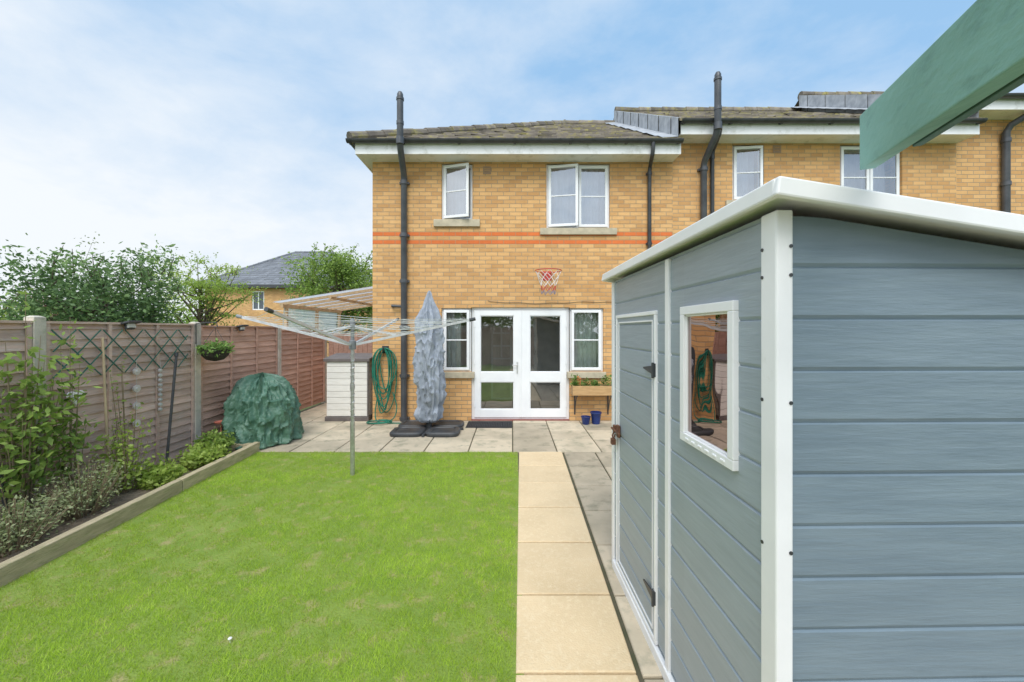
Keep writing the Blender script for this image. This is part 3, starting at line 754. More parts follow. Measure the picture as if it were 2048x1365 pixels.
bf=root('fence',(-.5,-3.9,0),'brown boarded fence closing the bottom of the garden','fence')
mb=MB()
for i in range(62):
    mb.tint=random.random(); x=-4.35+i*.12; mb.box(x,x+.112,-4.0,-3.98,.05,1.8)
mb.obj('fence_panel',fencew,bf)
for i in range(5):
    mb=MB(); x=-4.3+i*1.8; mb.box(x,x+.1,-4.11,-4.01,0,1.85); mb.obj('fence_post',conc,bf)
ed=root('timber_edging',(-3.5,2.5,0),'weathered timber sleepers edging the planting bed','garden edging')
ys=[-1.6,.4,2.35,4.2,5.62]
for a,b in zip(ys[:-1],ys[1:]):
    xf=lambda y:-3.57+(5.55-y)*.055
    mb=MB(); mb.tint=random.random(); mb.beam((xf(a+.005),a+.005,.055),(xf(b-.005),b-.005,.055),.075,.15); mb.obj('sleeper',sleeper,ed,bevel=.006)
mb=MB(); mb.tint=.6; mb.beam((-4.33,5.56,.05),(-3.62,5.60,.05),.07,.12); mb.obj('sleeper',sleeper,ed,bevel=.006)

# lean-to canopy beside the house
lt=root('lean_to_canopy',(-3.4,8.9,0),'timber lean-to canopy with clear corrugated roof beside house','canopy')
ltw=M('canopy_timber',(.62,.42,.24),(.50,.33,.18),rough=.8,scale=5,stretch=(4,4,1))
for y in (7.95,9.2,10.4):
    mb=MB(); mb.box(-4.52,-4.46,y-.03,y+.03,0,2.14); mb.obj('post',ltw,lt)
mb=MB(); mb.beam((-4.49,7.8,2.17),(-4.49,10.5,2.17),.05,.07); mb.beam((-2.66,7.8,2.46),(-2.66,10.5,2.46),.05,.10); mb.beam((-3.55,7.8,2.33),(-3.55,10.5,2.33),.05,.05); mb.obj('beam',ltw,lt)
mb=MB()
for i in range(6): y=7.86+i*.52; mb.beam((-4.56,y,2.20),(-2.64,y,2.50),.04,.05)
mb.obj('rafter',ltw,lt)
m,t,b=nt('corrugated_clear'); out=t.nodes['Material Output']; t.nodes.remove(b)
tr=N(t,'ShaderNodeBsdfTransparent'); tr.inputs[0].default_value=(.92,.96,1,1)
tl_=N(t,'ShaderNodeBsdfTranslucent'); tl_.inputs[0].default_value=(.80,.85,.92,1)
mx=N(t,'ShaderNodeMixShader'); mx.inputs[0].default_value=.6; L(t,tr.outputs[0],mx.inputs[1]);L(t,tl_.outputs[0],mx.inputs[2]);L(t,mx.outputs[0],out.inputs[0])
mb=MB(); vs=[];fs=[];n=220
for i in range(n+1):
    y=7.72+i*(2.9/n); dz=.012*math.sin(2*math.pi*y/.076); vs+=[(-4.62,y,2.24+dz),(-2.62,y,2.55+dz)]
for i in range(n): fs.append((2*i,2*i+2,2*i+3,2*i+1))
mb.add(vs,fs); mb.obj('roof_sheet',m,lt,smooth=True)
mb=MB(); vs=[];fs=[];n=120
for i in range(n+1):
    y=7.9+i*(2.4/n); dz=.012*math.sin(2*math.pi*y/.076); vs+=[(-4.54+dz,y,1.70),(-4.50+dz,y,2.16)]
for i in range(n): fs.append((2*i,2*i+2,2*i+3,2*i+1))
mb.add(vs,fs); mb.obj('side_sheet',m,lt,smooth=True)

# ------------------------------------------------------------ fence decorations
gtr=M('green_trellis',(.035,.13,.10),(.045,.16,.125),rough=.6)
tl=root('trellis',(-4.35,4.5,1.4),'expanding green diamond trellis fixed to the fence','trellis')
mb=MB(); xa=-4.345
ya,yb=3.78,5.35
for i in range(14):
    y=ya+i*.24-.5
    for s in (1,-1):
        a,za,b,zb_=(y,1.22,y+s*.46,1.70)
        if max(a,b)<ya or min(a,b)>yb: continue
        pts=[]
        for (q,zq) in ((a,za),(b,zb_)):
            if q<ya: f=(ya-a)/(b-a); q,zq=ya,za+(zb_-za)*f
            elif q>yb: f=(yb-a)/(b-a); q,zq=yb,za+(zb_-za)*f
            pts.append((q,zq))
        if (Vector(pts[0])-Vector(pts[1])).length>.05:
            mb.beam((xa+.008*s,pts[0][0],pts[0][1]),(xa+.008*s,pts[1][0],pts[1][1]),.008,.010)
mb.obj('lattice',gtr,tl)
def solar(y,z,lb):
    r=root('solar_light',(-4.32,y,z),lb,'solar light','solar lights along the fence')
    mb=MB(); mb.X=Matrix.Translation((-4.31,y,z))@Matrix.Rotation(math.radians(-15),4,'Y'); mb.box(-.05,.05,-.08,.08,-.01,.012); mb.box(-.045,-.02,-.05,.05,-.07,-.01); mb.obj('casing',black,r,bevel=.004)
    mb=MB(); mb.X=Matrix.Translation((-4.31,y,z))@Matrix.Rotation(math.radians(-15),4,'Y'); mb.box(-.018,.0,-.045,.045,-.055,-.012); mb.obj('lens',M('frosted_lens',(.7,.72,.7),rough=.3),r)
solar(4.53,1.78,'small black solar light clipped on the fence top'); solar(6.40,1.76,'small black solar light clipped on the fence top')
hb=root('hanging_basket',(-4.08,5.50,1.35),'dark hanging basket with trailing green plants on post bracket','hanging basket')
c=(-4.08,5.50,1.27)
mb=MB(); mb.lathe(c,[(.02,0),(.10,.02),(.155,.08),(.175,.155),(.18,.17),(.16,.165)],24); mb.obj('bowl',M('basket_liner',(.03,.028,.025),(.06,.05,.04),rough=.9,bump=.5,scale=20),hb,smooth=True)
mb=MB()
for k in range(3): t=k*2.1; mb.cyl((c[0]+.175*math.cos(t),c[1]+.175*math.sin(t),c[2]+.17),(c[0],c[1],1.74),.003,n=5)
mb.tube([(-4.345,5.5,1.5),(-4.345,5.5,1.78),(-4.2,5.5,1.80),(-4.06,5.5,1.80),(-4.05,5.5,1.74)],.007,6); mb.obj('bracket',black,hb)
k=620; a=rng.uniform(0,6.28,k); rr=.20*np.sqrt(rng.uniform(0,1,k)); P=np.stack([c[0]+rr*np.cos(a),c[1]+rr*np.sin(a),1.44+rng.normal(.02,.035,k)-.9*np.maximum(rr-.15,0)],1)
leaf_obj('basket_plants',P,.05,np.clip(rng.normal(.7,.25,k),0,1),greens,hb)
top_=MB(); top_.tube([(-4.30,4.27,.0),(-4.34,4.24,1.62)],.011,8); top(top_.obj('bamboo_cane',M('bamboo',(.65,.50,.32)),smooth=True),'pale bamboo cane leaning on the fence','cane')
t_=MB(); t_.tube([(-4.18,4.83,.0),(-4.28,5.10,1.36)],.015,8); t_.cyl((-4.28,5.10,1.36),(-4.285,5.105,1.41),.022); top(t_.obj('support_pole',black,smooth=True),'black garden support pole leaning against trellis','pole')
t_=MB(); t_.tube([(-4.2,3.35,.0),(-4.30,3.28,1.0)],.014,8); top(t_.obj('support_pole',black,smooth=True),'black garden support pole leaning in the bed','pole')
mb=MB(); pts=[]
for i in range(32):
    t=2*math.pi*i/32; pts.append((16*math.sin(t)**3/16*.085,(13*math.cos(t)-5*math.cos(2*t)-2*math.cos(3*t)-math.cos(4*t))/16*.085))
n=32; vs=[];fs=[]
for lay,(s,dx) in enumerate(((.9,.0),(1,.01),(.9,.022),(.4,.03))):
    for (u,v) in pts: vs.append((-4.352+dx,3.98+u*s,1.03+v*s))
for l in range(3):
    for k in range(n): fs.append((l*n+k,l*n+(k+1)%n,(l+1)*n+(k+1)%n,(l+1)*n+k))
fs.append(tuple(3*n+k for k in range(n)))
mb.add(vs,fs); top(mb.obj('heart_ornament',whitew,smooth=True),'white hanging heart ornament on the fence','ornament')
for (y,z0,z1,lb) in ((4.62,1.22,.62,'string of shiny round wind spinners on fence'),(4.93,1.2,.72,'metal wind chime string hanging on fence')):
    mb=MB(); mb.cyl((-4.335,y,z1),(-4.335,y,z0+.15),.002,n=4)
    n=4 if z1<.7 else 9
    for i in range(n):
        z=z0-(z0-z1)*i/(n-1); r=.042 if n==4 else .022
        mb.tube([(-4.345,y,z),(-4.325,y,z)],[r,r],14); mb.tube([(-4.345,y,z),(-4.318,y,z)],[r*.4,r*.4],10)
    top(mb.obj('wind_chime',alum,smooth=True),lb,'wind chime','wind chimes hung on the fence')
mb=MB(); mb.lathe((-4.16,5.72,.36),[(.001,0),(.07,.005),(.085,.03),(.08,.032),(.06,.012)],20); mb.cyl((-4.16,5.72,0),(-4.16,5.72,.36),.008); top(mb.obj('bird_dish',M('coral_plastic',(.7,.22,.15)),smooth=True),'coral bird feeding dish on a thin stake','bird dish')

# ------------------------------------------------------------ shed
sh=root('garden_shed',(.771,1.16,0),'blue-grey resin plank shed with white trim and pent roof','shed',rotz=math.radians(1.19),local=True)
LEN,WID=1.735,1.15
S=lambda x:2.045-.153*x
rowz=[1.881-.151*k for k in range(13)][::-1]; rowz=[z for z in rowz if z>.05]; rowz=[.06]+rowz+[1.881+.151,2.10]
def planks_side(mb,ya,yb,zlo=.06,zhi=2.045,out=0.0,xi=.02):
    for z0,z1 in zip(rowz[:-1],rowz[1:]):
        a=max(z0,zlo);b=min(z1,zhi)
        if b-a<.004: continue
        mb.tint=random.random()
        c=.013 if a==z0 else 0; e=.004 if b==z1 else 0
        mb.add([(-out+.007,ya,a),(-out+.007,yb,a),(-out,yb,a+c),(-out,ya,a+c),(-out,yb,b-e),(-out,ya,b-e),(-out+.007,yb,b),(-out+.007,ya,b)],
               [(0,1,2,3)[::-1],(3,2,4,5)[::-1],(5,4,6,7)[::-1]])
wy0,wy1,wz0,wz1=.194,.603,1.22,1.80
dy0,dy1,dz0,dz1=.906,1.63,.07,1.80
mb=MB()
planks_side(mb,.0,wy0);planks_side(mb,wy1,dy0);planks_side(mb,dy1,LEN)
planks_side(mb,wy0,wy1,.06,wz0);planks_side(mb,wy0,wy1,wz1);planks_side(mb,dy0,dy1,dz1)
for (a,b,c,d) in ((0,wy0,.06,2.04),(wy1,dy0,.06,2.04),(dy1,LEN,.06,2.04),(wy0,wy1,.06,wz0),(wy0,wy1,wz1,2.04),(dy0,dy1,dz1,2.04)):
    mb.quad((.02,a,c),(.02,b,c),(.02,b,d),(.02,a,d))
mb.obj('side_wall',shedm,sh)
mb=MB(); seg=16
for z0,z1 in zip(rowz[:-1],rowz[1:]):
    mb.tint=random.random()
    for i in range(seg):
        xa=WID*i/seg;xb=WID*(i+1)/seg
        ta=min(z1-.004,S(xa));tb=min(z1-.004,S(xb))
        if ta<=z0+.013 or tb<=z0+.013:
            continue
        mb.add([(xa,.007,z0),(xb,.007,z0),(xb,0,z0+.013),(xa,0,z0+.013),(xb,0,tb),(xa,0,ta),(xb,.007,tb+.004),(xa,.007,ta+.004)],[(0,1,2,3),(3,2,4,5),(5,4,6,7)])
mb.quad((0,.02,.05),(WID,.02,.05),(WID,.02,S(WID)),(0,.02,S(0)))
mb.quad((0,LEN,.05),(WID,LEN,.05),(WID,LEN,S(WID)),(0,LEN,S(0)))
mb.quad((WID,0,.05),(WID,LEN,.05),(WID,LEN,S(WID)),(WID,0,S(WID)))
mb.obj('end_wall',shedshade,sh)
mb=MB()
mb.box(-.014,.036,-.014,.058,.0,2.045)
mb.obj('corner_post',shedw,sh,bevel=.006)
mb=MB(); mb.box(-.012,.03,LEN-.035,LEN+.012,0,2.04); mb.obj('corner_post',shedw,sh,bevel=.006)
mb=MB(); mb.box(WID-.03,WID+.012,-.012,.03,0,S(WID)); mb.obj('corner_post',shedw,sh,bevel=.006)
mb=MB(); mb.box(-.011,.01,.745,.79,.06,2.04); mb.obj('wall_batten',shedw,sh,bevel=.004)
mb=MB(); mb.box(-.02,.02,.06,LEN-.035,.0,.062); mb.box(.036,WID,-.018,.02,0,.06); mb.obj('base_rail',shedw,sh,bevel=.006)
mb=MB(); mb.box(.02,WID,.02,LEN,.012,.05); mb.obj('floor',brn,sh)
for z in (1.94,1.857,1.49,1.06,.62,.2):
    mb=MB(); mb.cyl((-.0165,.048,z),(-.012,.048,z),.0055,n=10); mb.obj('screw',black,sh)
    mb=MB(); mb.cyl((.028,-.0165,z),(.028,-.012,z),.0055,n=10); mb.obj('screw',black,sh)
mb=MB(); mb.X=None
def sframe(mb,y0,y1,z0,z1,xo,xi,t):
    mb.box(xo,xi,y0,y1,z1-t,z1);mb.box(xo,xi,y0,y1,z0,z0+t);mb.box(xo,xi,y0,y0+t,z0+t,z1-t);mb.box(xo,xi,y1-t,y1,z0+t,z1-t)
sframe(mb,dy0,dy1,dz0,dz1,-.014,.015,.022); mb.obj('door_frame',shedw,sh,bevel=.004)
mb=MB(); planks_side(mb,dy0+.05,dy1-.05,dz0+.05,dz1-.055,.004)
mb.quad((.015,dy0,dz0),(.015,dy1,dz0),(.015,dy1,dz1),(.015,dy0,dz1))
mb.mi=0; sframe(mb,dy0+.022,dy1-.022,dz0+.022,dz1-.022,-.006,.014,.026)
mb.mi=1; sframe(mb,dy0+.048,dy1-.048,dz0+.048,dz1-.048,-.010,.012,.008)
d=mb.obj('door',[shedm,shedw],sh)
for z in (1.49,.31):
    mb=MB()
    mb.box(-.022,-.010,dy0+.0,dy0+.03,z-.035,z+.035)
    mb.add([(-.020,dy0+.03,z-.022),(-.020,dy0+.03,z+.022),(-.020,dy0+.16,z+.004),(-.020,dy0+.16,z-.004),(-.012,dy0+.03,z-.022),(-.012,dy0+.03,z+.022),(-.012,dy0+.16,z+.004),(-.012,dy0+.16,z-.004)],[(0,1,2,3)[::-1],(0,4,5,1),(1,5,6,2),(3,2,6,7),(0,3,7,4)])
    mb.cyl((-.024,dy0+.005,z-.04),(-.024,dy0+.005,z+.04),.007,n=10)
    mb.obj('hinge',black,d)
mb=MB(); mb.box(-.024,-.008,dy1-.09,dy1-.045,.97,1.05); mb.tube([(-.034,dy1-.16,1.01),(-.034,dy1+.03,1.01)],.008,8); mb.box(-.03,-.012,dy1-.02,dy1+.02,.985,1.035)
mb.tube([(-.034,dy1-.03,1.0),(-.045,dy1-.03,.97),(-.045,dy1-.05,.95),(-.034,dy1-.06,.99)],.006,6); mb.box(-.058,-.03,dy1-.065,dy1-.025,.915,.955); mb.obj('latch',rust,d,bevel=.002)
mb=MB(); sframe(mb,wy0-.0,wy1+.0,wz0,wz1,-.020,.02,.036)
sframe(mb,wy0+.036,wy1-.036,wz0+.036,wz1-.036,-.010,.015,.008)
for i in range(6): y=wy0+.05+i*.055; mb.box(-.024,-.018,y,y+.028,wz0+.012,wz0+.022)
w=mb.obj('window',shedw,sh,bevel=.005)
mb=MB(); mb.quad((-.002,wy0+.036,wz0+.036),(-.002,wy1-.036,wz0+.036),(-.002,wy1-.036,wz1-.036),(-.002,wy0+.036,wz1-.036)); mb.obj('glass',glass_mat('shed_glass',.06,(.62,.50,.45),.12,(.42,.34,.33)),w)
mb=MB(); xo=-.055; xe=WID+.06; yo=-.085; ye_=LEN+.05
Z=lambda x:2.105-.153*(x-xo)
mb.slab([(xo,yo,Z(xo)),(xe,yo,Z(xe)),(xe,ye_,Z(xe)),(xo,ye_,Z(xo))],.018)
mb.obj('roof',shedw,sh,bevel=.005)
mb=MB()
mb.beam((xo-.004,yo,Z(xo)-.022),(xo-.004,ye_,Z(xo)-.022),.022,.050)
mb.beam((xe+.002,yo,Z(xe)-.022),(xe+.002,ye_,Z(xe)-.022),.022,.050)
mb.beam((xo-.014,yo-.004,Z(xo)-.021),(xe+.01,yo-.004,Z(xe)-.021),.024,.052)
mb.beam((xo-.014,ye_+.004,Z(xo)-.021),(xe+.01,ye_+.004,Z(xe)-.021),.024,.052)
mb.obj('roof_edge',shedw,sh,bevel=.006)
hs=root('garden_hose',(.20,1.62,1.3),'coiled blue-green hose hanging inside the shed behind the window','hose')
mb=MB(); pts=[]
for i in range(7*32+1):
    a=2*math.pi*i/32; lp=i/32; r=.125+.03*math.sin(lp*3.1)
    pts.append((.88+.06*lp/7,1.60+r*math.cos(a)*.9,1.42+r*1.4*math.sin(a)))
mb.tube(pts,.010,7); mb.cyl((.86,1.6,1.58),(.98,1.6,1.60),.012,n=8)
mb.obj('hose_coil',M('blue_green_hose',(.03,.16,.22),rough=.4),hs,smooth=True)

# ------------------------------------------------------------ green timber overhead
pg=root('timber_pergola',(.40,-.19,0),'green painted timber pergola beam reaching over the shed','pergola')
def vbeam(mb,a,b,wd,hgt):
    a=Vector(a);b=Vector(b);d=(b-a);sd=Vector((d.y,-d.x,0)).normalized()*wd
    vs=[];u=Vector((0,0,hgt/2))
    for p in (a,b): vs+=[p-u,p-u+sd,p+u+sd,p+u]
    mb.add(vs,[(0,1,2,3),(7,6,5,4),(0,4,5,1),(1,5,6,2),(2,6,7,3),(3,7,4,0)])
mb=MB(); vbeam(mb,(.40,-.19,2.085),(.955,1.10,2.213),.035,.15)
mb.obj('beam',greenp,pg,bevel=.003)
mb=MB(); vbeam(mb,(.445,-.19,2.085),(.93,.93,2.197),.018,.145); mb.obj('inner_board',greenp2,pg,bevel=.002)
mb=MB(); mb.box(.37,.45,-.27,-.19,0,2.16); mb.obj('post',greenp,pg,bevel=.004)

# ------------------------------------------------------------ distant house
dh=root('distant_house',(-15,26,0),'distant yellow brick house with grey hipped slate roof','house')
db=brick_mat('distant_brick',False,0)
mb=MB(); x0,x1,y0,y1=-20.2,-9.5,26.3,34.3
hole=(-17.1,-16.3,3.0,4.25); wall_holes(mb,x0,x1,-.1,4.6,y0,[hole],.2)
mb.quad((x0,y1,-.1),(x0,y0,-.1),(x0,y0,4.6),(x0,y1,4.6)); mb.quad((x1,y0,-.1),(x1,y1,-.1),(x1,y1,4.6),(x1,y0,4.6)); mb.quad((x1,y1,-.1),(x0,y1,-.1),(x0,y1,4.6),(x1,y1,4.6)); mb.obj('wall',db,dh)
mb=MB(); e=.4; ez=4.62; rz=7.55; A=(x0-e,y0-e,ez);B=(x1+e,y0-e,ez);C=(x1+e,y1+e,ez);D_=(x0-e,y1+e,ez);R1=(-16.4,30.3,rz);R2=(-13.6,30.3,rz)
tile_plane(mb,A[0],B[0],R1[0],R2[0],ez,rz,A[1],30.3,16)
mb.add([A,R1,D_],[(0,1,2)]);mb.add([B,C,R2],[(0,1,2)]);mb.quad(D_,R1,R2,C); ridge(mb,R1,R2,.1);ridge(mb,A,R1,.1);ridge(mb,B,R2,.1)
mb.obj('roof',slate,dh)
mb=MB(); mb.box(x0-e,x1+e,y0-e-.02,y0-e+.02,ez-.2,ez-.0); mb.box(x0-e,x1+e,y0-e,y0,ez-.2,ez-.17); mb.obj('fascia',black,dh)
mb=MB(); frame(mb,*hole,y0+.05,y0+.12,.07); mb.box(-16.73,-16.67,y0+.05,y0+.12,3.07,4.18); w=mb.obj('window',white,dh)
mb=MB(); mb.quad((hole[0],y0+.1,hole[2]),(hole[1],y0+.1,hole[2]),(hole[1],y0+.1,hole[3]),(hole[0],y0+.1,hole[3])); mb.obj('glass',M('dark_pane',(.08,.1,.12),rough=.1),w)

# ------------------------------------------------------------ vegetation
def crown(c,r,ncl,per,cr_,seed,irr=.35,squash=(1,1,1)):
    R_=np.random.default_rng(seed)
    d=R_.normal(size=(ncl,3)); d/=np.linalg.norm(d,axis=1)[:,None]
    u=R_.uniform(.25,1,ncl)**.5
    irrn=np.array([1+irr*(mnoise.noise(Vector(tuple(x*1.7+seed)))*2) for x in d])
    C=np.array(c)+d*np.array(r)*(u*irrn)[:,None]
    rel=(C[:,2]-c[2])/r[2]
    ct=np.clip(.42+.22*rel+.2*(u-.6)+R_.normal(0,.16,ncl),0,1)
    sz=R_.uniform(.6,1.3,ncl)*cr_
    P=(C[:,None,:]+R_.normal(size=(ncl,per,3))*sz[:,None,None]*np.array(squash)).reshape(-1,3)
    T=(ct[:,None]+R_.normal(0,.12,(ncl,per))).ravel()
    return C,P,T
def tree(label,cat,base,c,r,ncl,per,cr_,leaf,mat,seed,trunk=.12,name='tree',irr=.35,ratio=.5,droop=0,squash=(1,1,1),group=None,limbs=40,shoots=0,sl=(.3,.6)):
    ro=root(name,base,label,cat,group)
    C,P,T=crown(c,r,ncl,per,cr_,seed,irr,squash)
    R_=random.Random(seed)
    mb=MB(); top_=Vector((c[0],c[1],c[2]+r[2]*.3)); b=Vector(base)
    mid=b.lerp(top_,.5)+Vector((R_.uniform(-.1,.1),R_.uniform(-.1,.1),0)); mb.tube([b,mid,top_],[trunk,trunk*.75,trunk*.3],10)
    for i in range(min(limbs,ncl)):
        q=Vector(tuple(C[i*ncl//min(limbs,ncl)])); s=b.lerp(top_,R_.uniform(.35,.95)); m=(s+q)/2+Vector((0,0,-.08*r[2]+R_.uniform(-.05,.1)))
        mb.tube([s,m,q],[trunk*.35,trunk*.2,trunk*.06],6)
    if shoots:
        PP=[];TT=[]
        for i in range(shoots):
            a=R_.uniform(0,6.28); q=Vector((c[0]+r[0]*.85*math.cos(a)*R_.random(),c[1]+r[1]*.8*math.sin(a),c[2]+r[2]*R_.uniform(.3,.8)))
            e=q+Vector((R_.uniform(-.35,.35),R_.uniform(-.2,.2),R_.uniform(*sl)))
            mb.tube([q,e],[.015,.005],5); k=36
            tt_=np.random.default_rng(seed+i).uniform(0,1,k)
            PP.append(np.array(q)+np.outer(tt_,np.array(e-q))+np.random.default_rng(seed*3+i).normal(0,.05,(k,3))); TT.append(np.full(k,.75))
        P=np.concatenate([P]+PP);T=np.concatenate([T]+TT)
    mb.obj('trunk',barkm,ro,smooth=True)
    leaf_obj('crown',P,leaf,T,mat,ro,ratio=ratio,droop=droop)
    return ro
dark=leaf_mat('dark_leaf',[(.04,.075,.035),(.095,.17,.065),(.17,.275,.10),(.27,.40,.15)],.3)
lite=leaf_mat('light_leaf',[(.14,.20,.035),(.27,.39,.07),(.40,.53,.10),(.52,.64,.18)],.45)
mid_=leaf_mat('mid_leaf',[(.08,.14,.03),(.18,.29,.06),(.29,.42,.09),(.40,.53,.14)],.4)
olive=leaf_mat('olive_leaf',[(.13,.16,.08),(.24,.29,.13),(.35,.41,.20),(.48,.52,.30)],.35)
redl=leaf_mat('copper_leaf',[(.15,.08,.06),(.28,.15,.10),(.36,.23,.14)],.3)
G='trees beyond the garden fence'
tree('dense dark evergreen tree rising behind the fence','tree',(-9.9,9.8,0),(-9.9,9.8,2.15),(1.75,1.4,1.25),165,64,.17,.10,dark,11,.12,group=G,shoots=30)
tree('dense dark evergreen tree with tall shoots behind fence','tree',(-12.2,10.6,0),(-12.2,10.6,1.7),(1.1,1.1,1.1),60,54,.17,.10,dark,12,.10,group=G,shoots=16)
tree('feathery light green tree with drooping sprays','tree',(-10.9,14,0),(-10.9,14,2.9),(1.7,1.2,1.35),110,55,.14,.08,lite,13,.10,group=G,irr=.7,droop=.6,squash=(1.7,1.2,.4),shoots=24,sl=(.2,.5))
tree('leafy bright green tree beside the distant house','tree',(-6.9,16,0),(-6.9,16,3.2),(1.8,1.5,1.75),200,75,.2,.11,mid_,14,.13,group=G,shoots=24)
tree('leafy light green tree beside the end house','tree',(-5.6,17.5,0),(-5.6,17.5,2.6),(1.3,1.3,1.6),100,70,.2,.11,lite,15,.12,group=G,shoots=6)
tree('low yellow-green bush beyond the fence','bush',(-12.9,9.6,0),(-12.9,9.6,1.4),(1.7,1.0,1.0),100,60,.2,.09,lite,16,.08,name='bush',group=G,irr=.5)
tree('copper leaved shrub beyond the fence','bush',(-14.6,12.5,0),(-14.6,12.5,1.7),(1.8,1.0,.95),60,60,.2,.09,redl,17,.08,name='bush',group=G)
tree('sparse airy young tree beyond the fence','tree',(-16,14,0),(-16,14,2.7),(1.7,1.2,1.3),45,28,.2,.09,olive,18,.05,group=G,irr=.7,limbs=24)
hx=rng.uniform(-70,-8,30000); hy=42+rng.normal(0,2,30000); hz=np.abs(rng.normal(0,1,30000))*(1.5+.7*np.sin(hx*.5)+.4*np.sin(hx*1.7))+.2
g=leaf_obj('distant_hedge',np.stack([hx,hy,hz],1),.4,np.clip(.5+.25*np.sin(hx*1.3)+rng.normal(0,.15,30000),0,1),mid_); g['kind']='stuff'; g['label']='far belt of trees and hedges'; g['category']='trees'
tree('leafy green tree at the bottom of the garden','tree',(-2.4,-8,0),(-2.4,-8,3.0),(3.0,2,1.8),110,55,.35,.22,mid_,21,.16,limbs=20)
tree('leafy green tree at the bottom of the garden','tree',(3.4,-9,0),(3.4,-9,2.9),(2.8,2,1.8),110,55,.35,.22,mid_,22,.16,limbs=20)

def shrub(name,label,cat,base,w,h,nst,per,leaf,mat,seed,ratio=.5,spread=.05,group=None,droop=0,wx=None):
    ro=root(name,base,label,cat,group); R_=random.Random(seed); r2=np.random.default_rng(seed)
    mb=MB();P=[];T=[]
    for i in range(nst):
        a=R_.uniform(0,6.28); rr=R_.random()**.6
        ex=(wx or w)*rr*math.cos(a);ey=w*rr*math.sin(a);hh=h*R_.uniform(.45,1.05)*(1-.35*rr)
        b=Vector(base)+Vector((ex*.35,ey*.35,0)); e=Vector(base)+Vector((ex,ey,hh)); m=b.lerp(e,.5)+Vector((ex*.08,ey*.08,hh*.15))
        b.x=max(b.x,-4.34);e.x=max(e.x,-4.34);m.x=max(m.x,-4.34)
        mb.tube([b,m,e],[.006,.004,.002],5)
        k=per; tt_=r2.uniform(.2,1,k)
        q=np.outer((1-tt_)**2,np.array(b))+np.outer(2*tt_*(1-tt_),np.array(m))+np.outer(tt_**2,np.array(e))
        P.append(q+r2.normal(0,spread,(k,3))); T.append(np.clip(R_.uniform(.3,.9)+r2.normal(0,.15,k)+.2*(tt_-.5),0,1))
    P=np.concatenate(P); P[:,2]=np.maximum(P[:,2],base[2]+.01); P[:,0]=np.maximum(P[:,0],-4.345)
    mb.obj('stems',stemm,ro)
    leaf_obj('leaves',P,leaf,np.concatenate(T),mat,ro,ratio=ratio,droop=droop)
    return ro
GP='shrubs in the planting bed'
shrub('shrub','tall glossy-leaved climber growing up the fence','climber',(-4.22,3.45,.02),.28,2.05,26,36,.08,mid_,31,.42,.055,GP,.1,wx=.1)
shrub('shrub','leafy climber with long pointed leaves on fence','climber',(-4.2,3.80,.02),.20,2.0,11,34,.08,mid_,32,.40,.055,GP,.2,wx=.1)
shrub('shrub','tangled olive-green shrub beside timber edging','shrub',(-3.82,3.05,.02),.42,.44,75,28,.028,olive,33,.5,.05,GP,wx=.24)
shrub('shrub','low twiggy olive shrub on the soil bed','shrub',(-3.90,3.65,.02),.38,.50,80,26,.028,olive,34,.5,.05,GP,wx=.24)
shrub('shrub','rose bush with young green leaves by fence','shrub',(-4.04,4.2,.02),.30,.85,24,30,.045,lite,35,.55,.05,GP,wx=.20)
shrub('shrub','bright green low herbaceous plant','plant',(-3.82,4.35,.02),.22,.24,46,40,.045,lite,36,.6,.03,GP)
shrub('shrub','bright green leafy clump beside timber edging','plant',(-3.84,4.95,.02),.27,.27,56,44,.05,lite,37,.6,.035,GP)
shrub('shrub','green clump with upright leaves near covered barbecue','plant',(-3.98,5.32,.02),.24,.36,46,40,.05,mid_,38,.6,.04,GP)
shrub('shrub','small sprawling plant in the bed','plant',(-3.72,2.5,.02),.28,.28,40,30,.03,olive,39,.5,.05,GP,wx=.2)
shrub('shrub','young climber on the trellis with small leaves','climber',(-4.30,4.5,.02),.3,1.75,7,14,.035,mid_,41,.6,.04,GP,wx=.04)
mb=MB(); mb.cyl((-1.53,2.17,.0),(-1.53,2.17,.025),.002,n=5); mb.lathe((-1.53,2.17,.025),[(.001,-.006),(.009,-.003),(.011,.002),(.006,.006),(.001,.007)],8); top(mb.obj('fallen_petal',whitew),'small white petal lying on the lawn','petal')

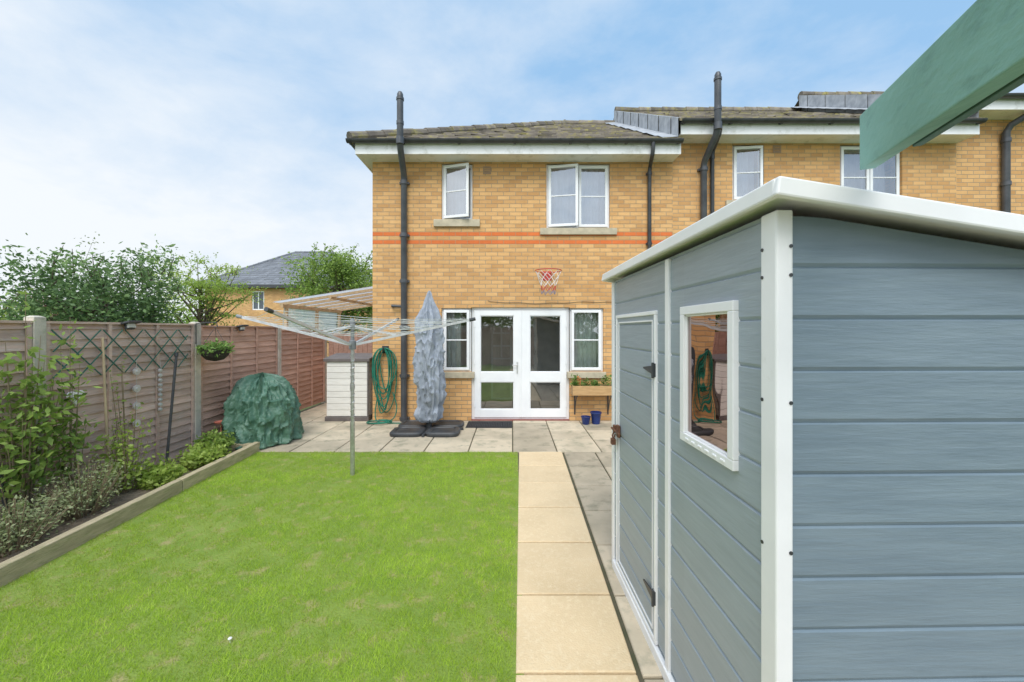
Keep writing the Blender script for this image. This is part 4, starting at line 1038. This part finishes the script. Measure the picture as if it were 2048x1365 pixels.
# ------------------------------------------------------------ world, sun, camera
sund=Vector((-.05,-.62,.78)).normalized(); elev=math.asin(sund.z); az=math.atan2(sund.x,sund.y)
w=bpy.data.worlds.new('World'); scn.world=w; w.use_nodes=True; t=w.node_tree
bg=t.nodes['Background']
sky=N(t,'ShaderNodeTexSky'); sky.sky_type='NISHITA'; sky.sun_disc=False; sky.sun_elevation=elev; sky.sun_rotation=az%(2*math.pi); sky.air_density=1.1; sky.dust_density=.8; sky.ozone_density=1.5
tc=N(t,'ShaderNodeTexCoord'); mp=N(t,'ShaderNodeMapping'); L(t,tc.outputs['Generated'],mp.inputs[0]); mp.inputs['Scale'].default_value=(1,1,2.0); mp.inputs['Rotation'].default_value=(0,math.radians(-18),0)
n1=noisen(t,mp.outputs[0],1.9,9,.58,.35); n2=noisen(t,mp.outputs[0],5.5,8,.6,.2)
s=N(t,'ShaderNodeSeparateXYZ'); L(t,tc.outputs['Generated'],s.inputs[0])
f=math_(t,'ADD',math_(t,'MULTIPLY',n1,.68),math_(t,'MULTIPLY',n2,.32))
f=math_(t,'ADD',f,math_(t,'MULTIPLY',s.outputs[0],-.16))
hz=maprange(t,s.outputs[2],.0,.50,.36,-.03)
f=math_(t,'ADD',f,hz)
fc=maprange(t,f,.34,.82,.0,1.0)
base=mixc(t,.88,sky.outputs[0],(3.1,5.3,8.0))
dt=N(t,'ShaderNodeVectorMath',operation='DOT_PRODUCT'); L(t,tc.outputs['Generated'],dt.inputs[0]); dt.inputs[1].default_value=tuple(sund)
gl=maprange(t,dt.outputs['Value'],.25,1.0,1.0,2.4)
sc=N(t,'ShaderNodeVectorMath',operation='SCALE'); sc.inputs[0].default_value=(7.8,8.2,8.6); L(t,gl,sc.inputs[3])
cc=mixc(t,fc,base,sc.outputs[0])
L(t,cc,bg.inputs[0]); bg.inputs[1].default_value=.118
sl_=bpy.data.lights.new('Sun','SUN'); sl_.energy=2.6; sl_.angle=math.radians(35); sl_.color=(1,.96,.90)
so=bpy.data.objects.new('sun',sl_); col.objects.link(so); so.rotation_euler=sund.to_track_quat('Z','Y').to_euler()
cam=bpy.data.cameras.new('Camera'); co=bpy.data.objects.new('camera',cam); col.objects.link(co)
co.location=(0,0,1.7); co.rotation_euler=(math.radians(90),0,0); cam.sensor_width=36; cam.lens=36*800/2048; cam.shift_y=-22.5/2048
cam.clip_start=.02; cam.clip_end=1500
scn.camera=co
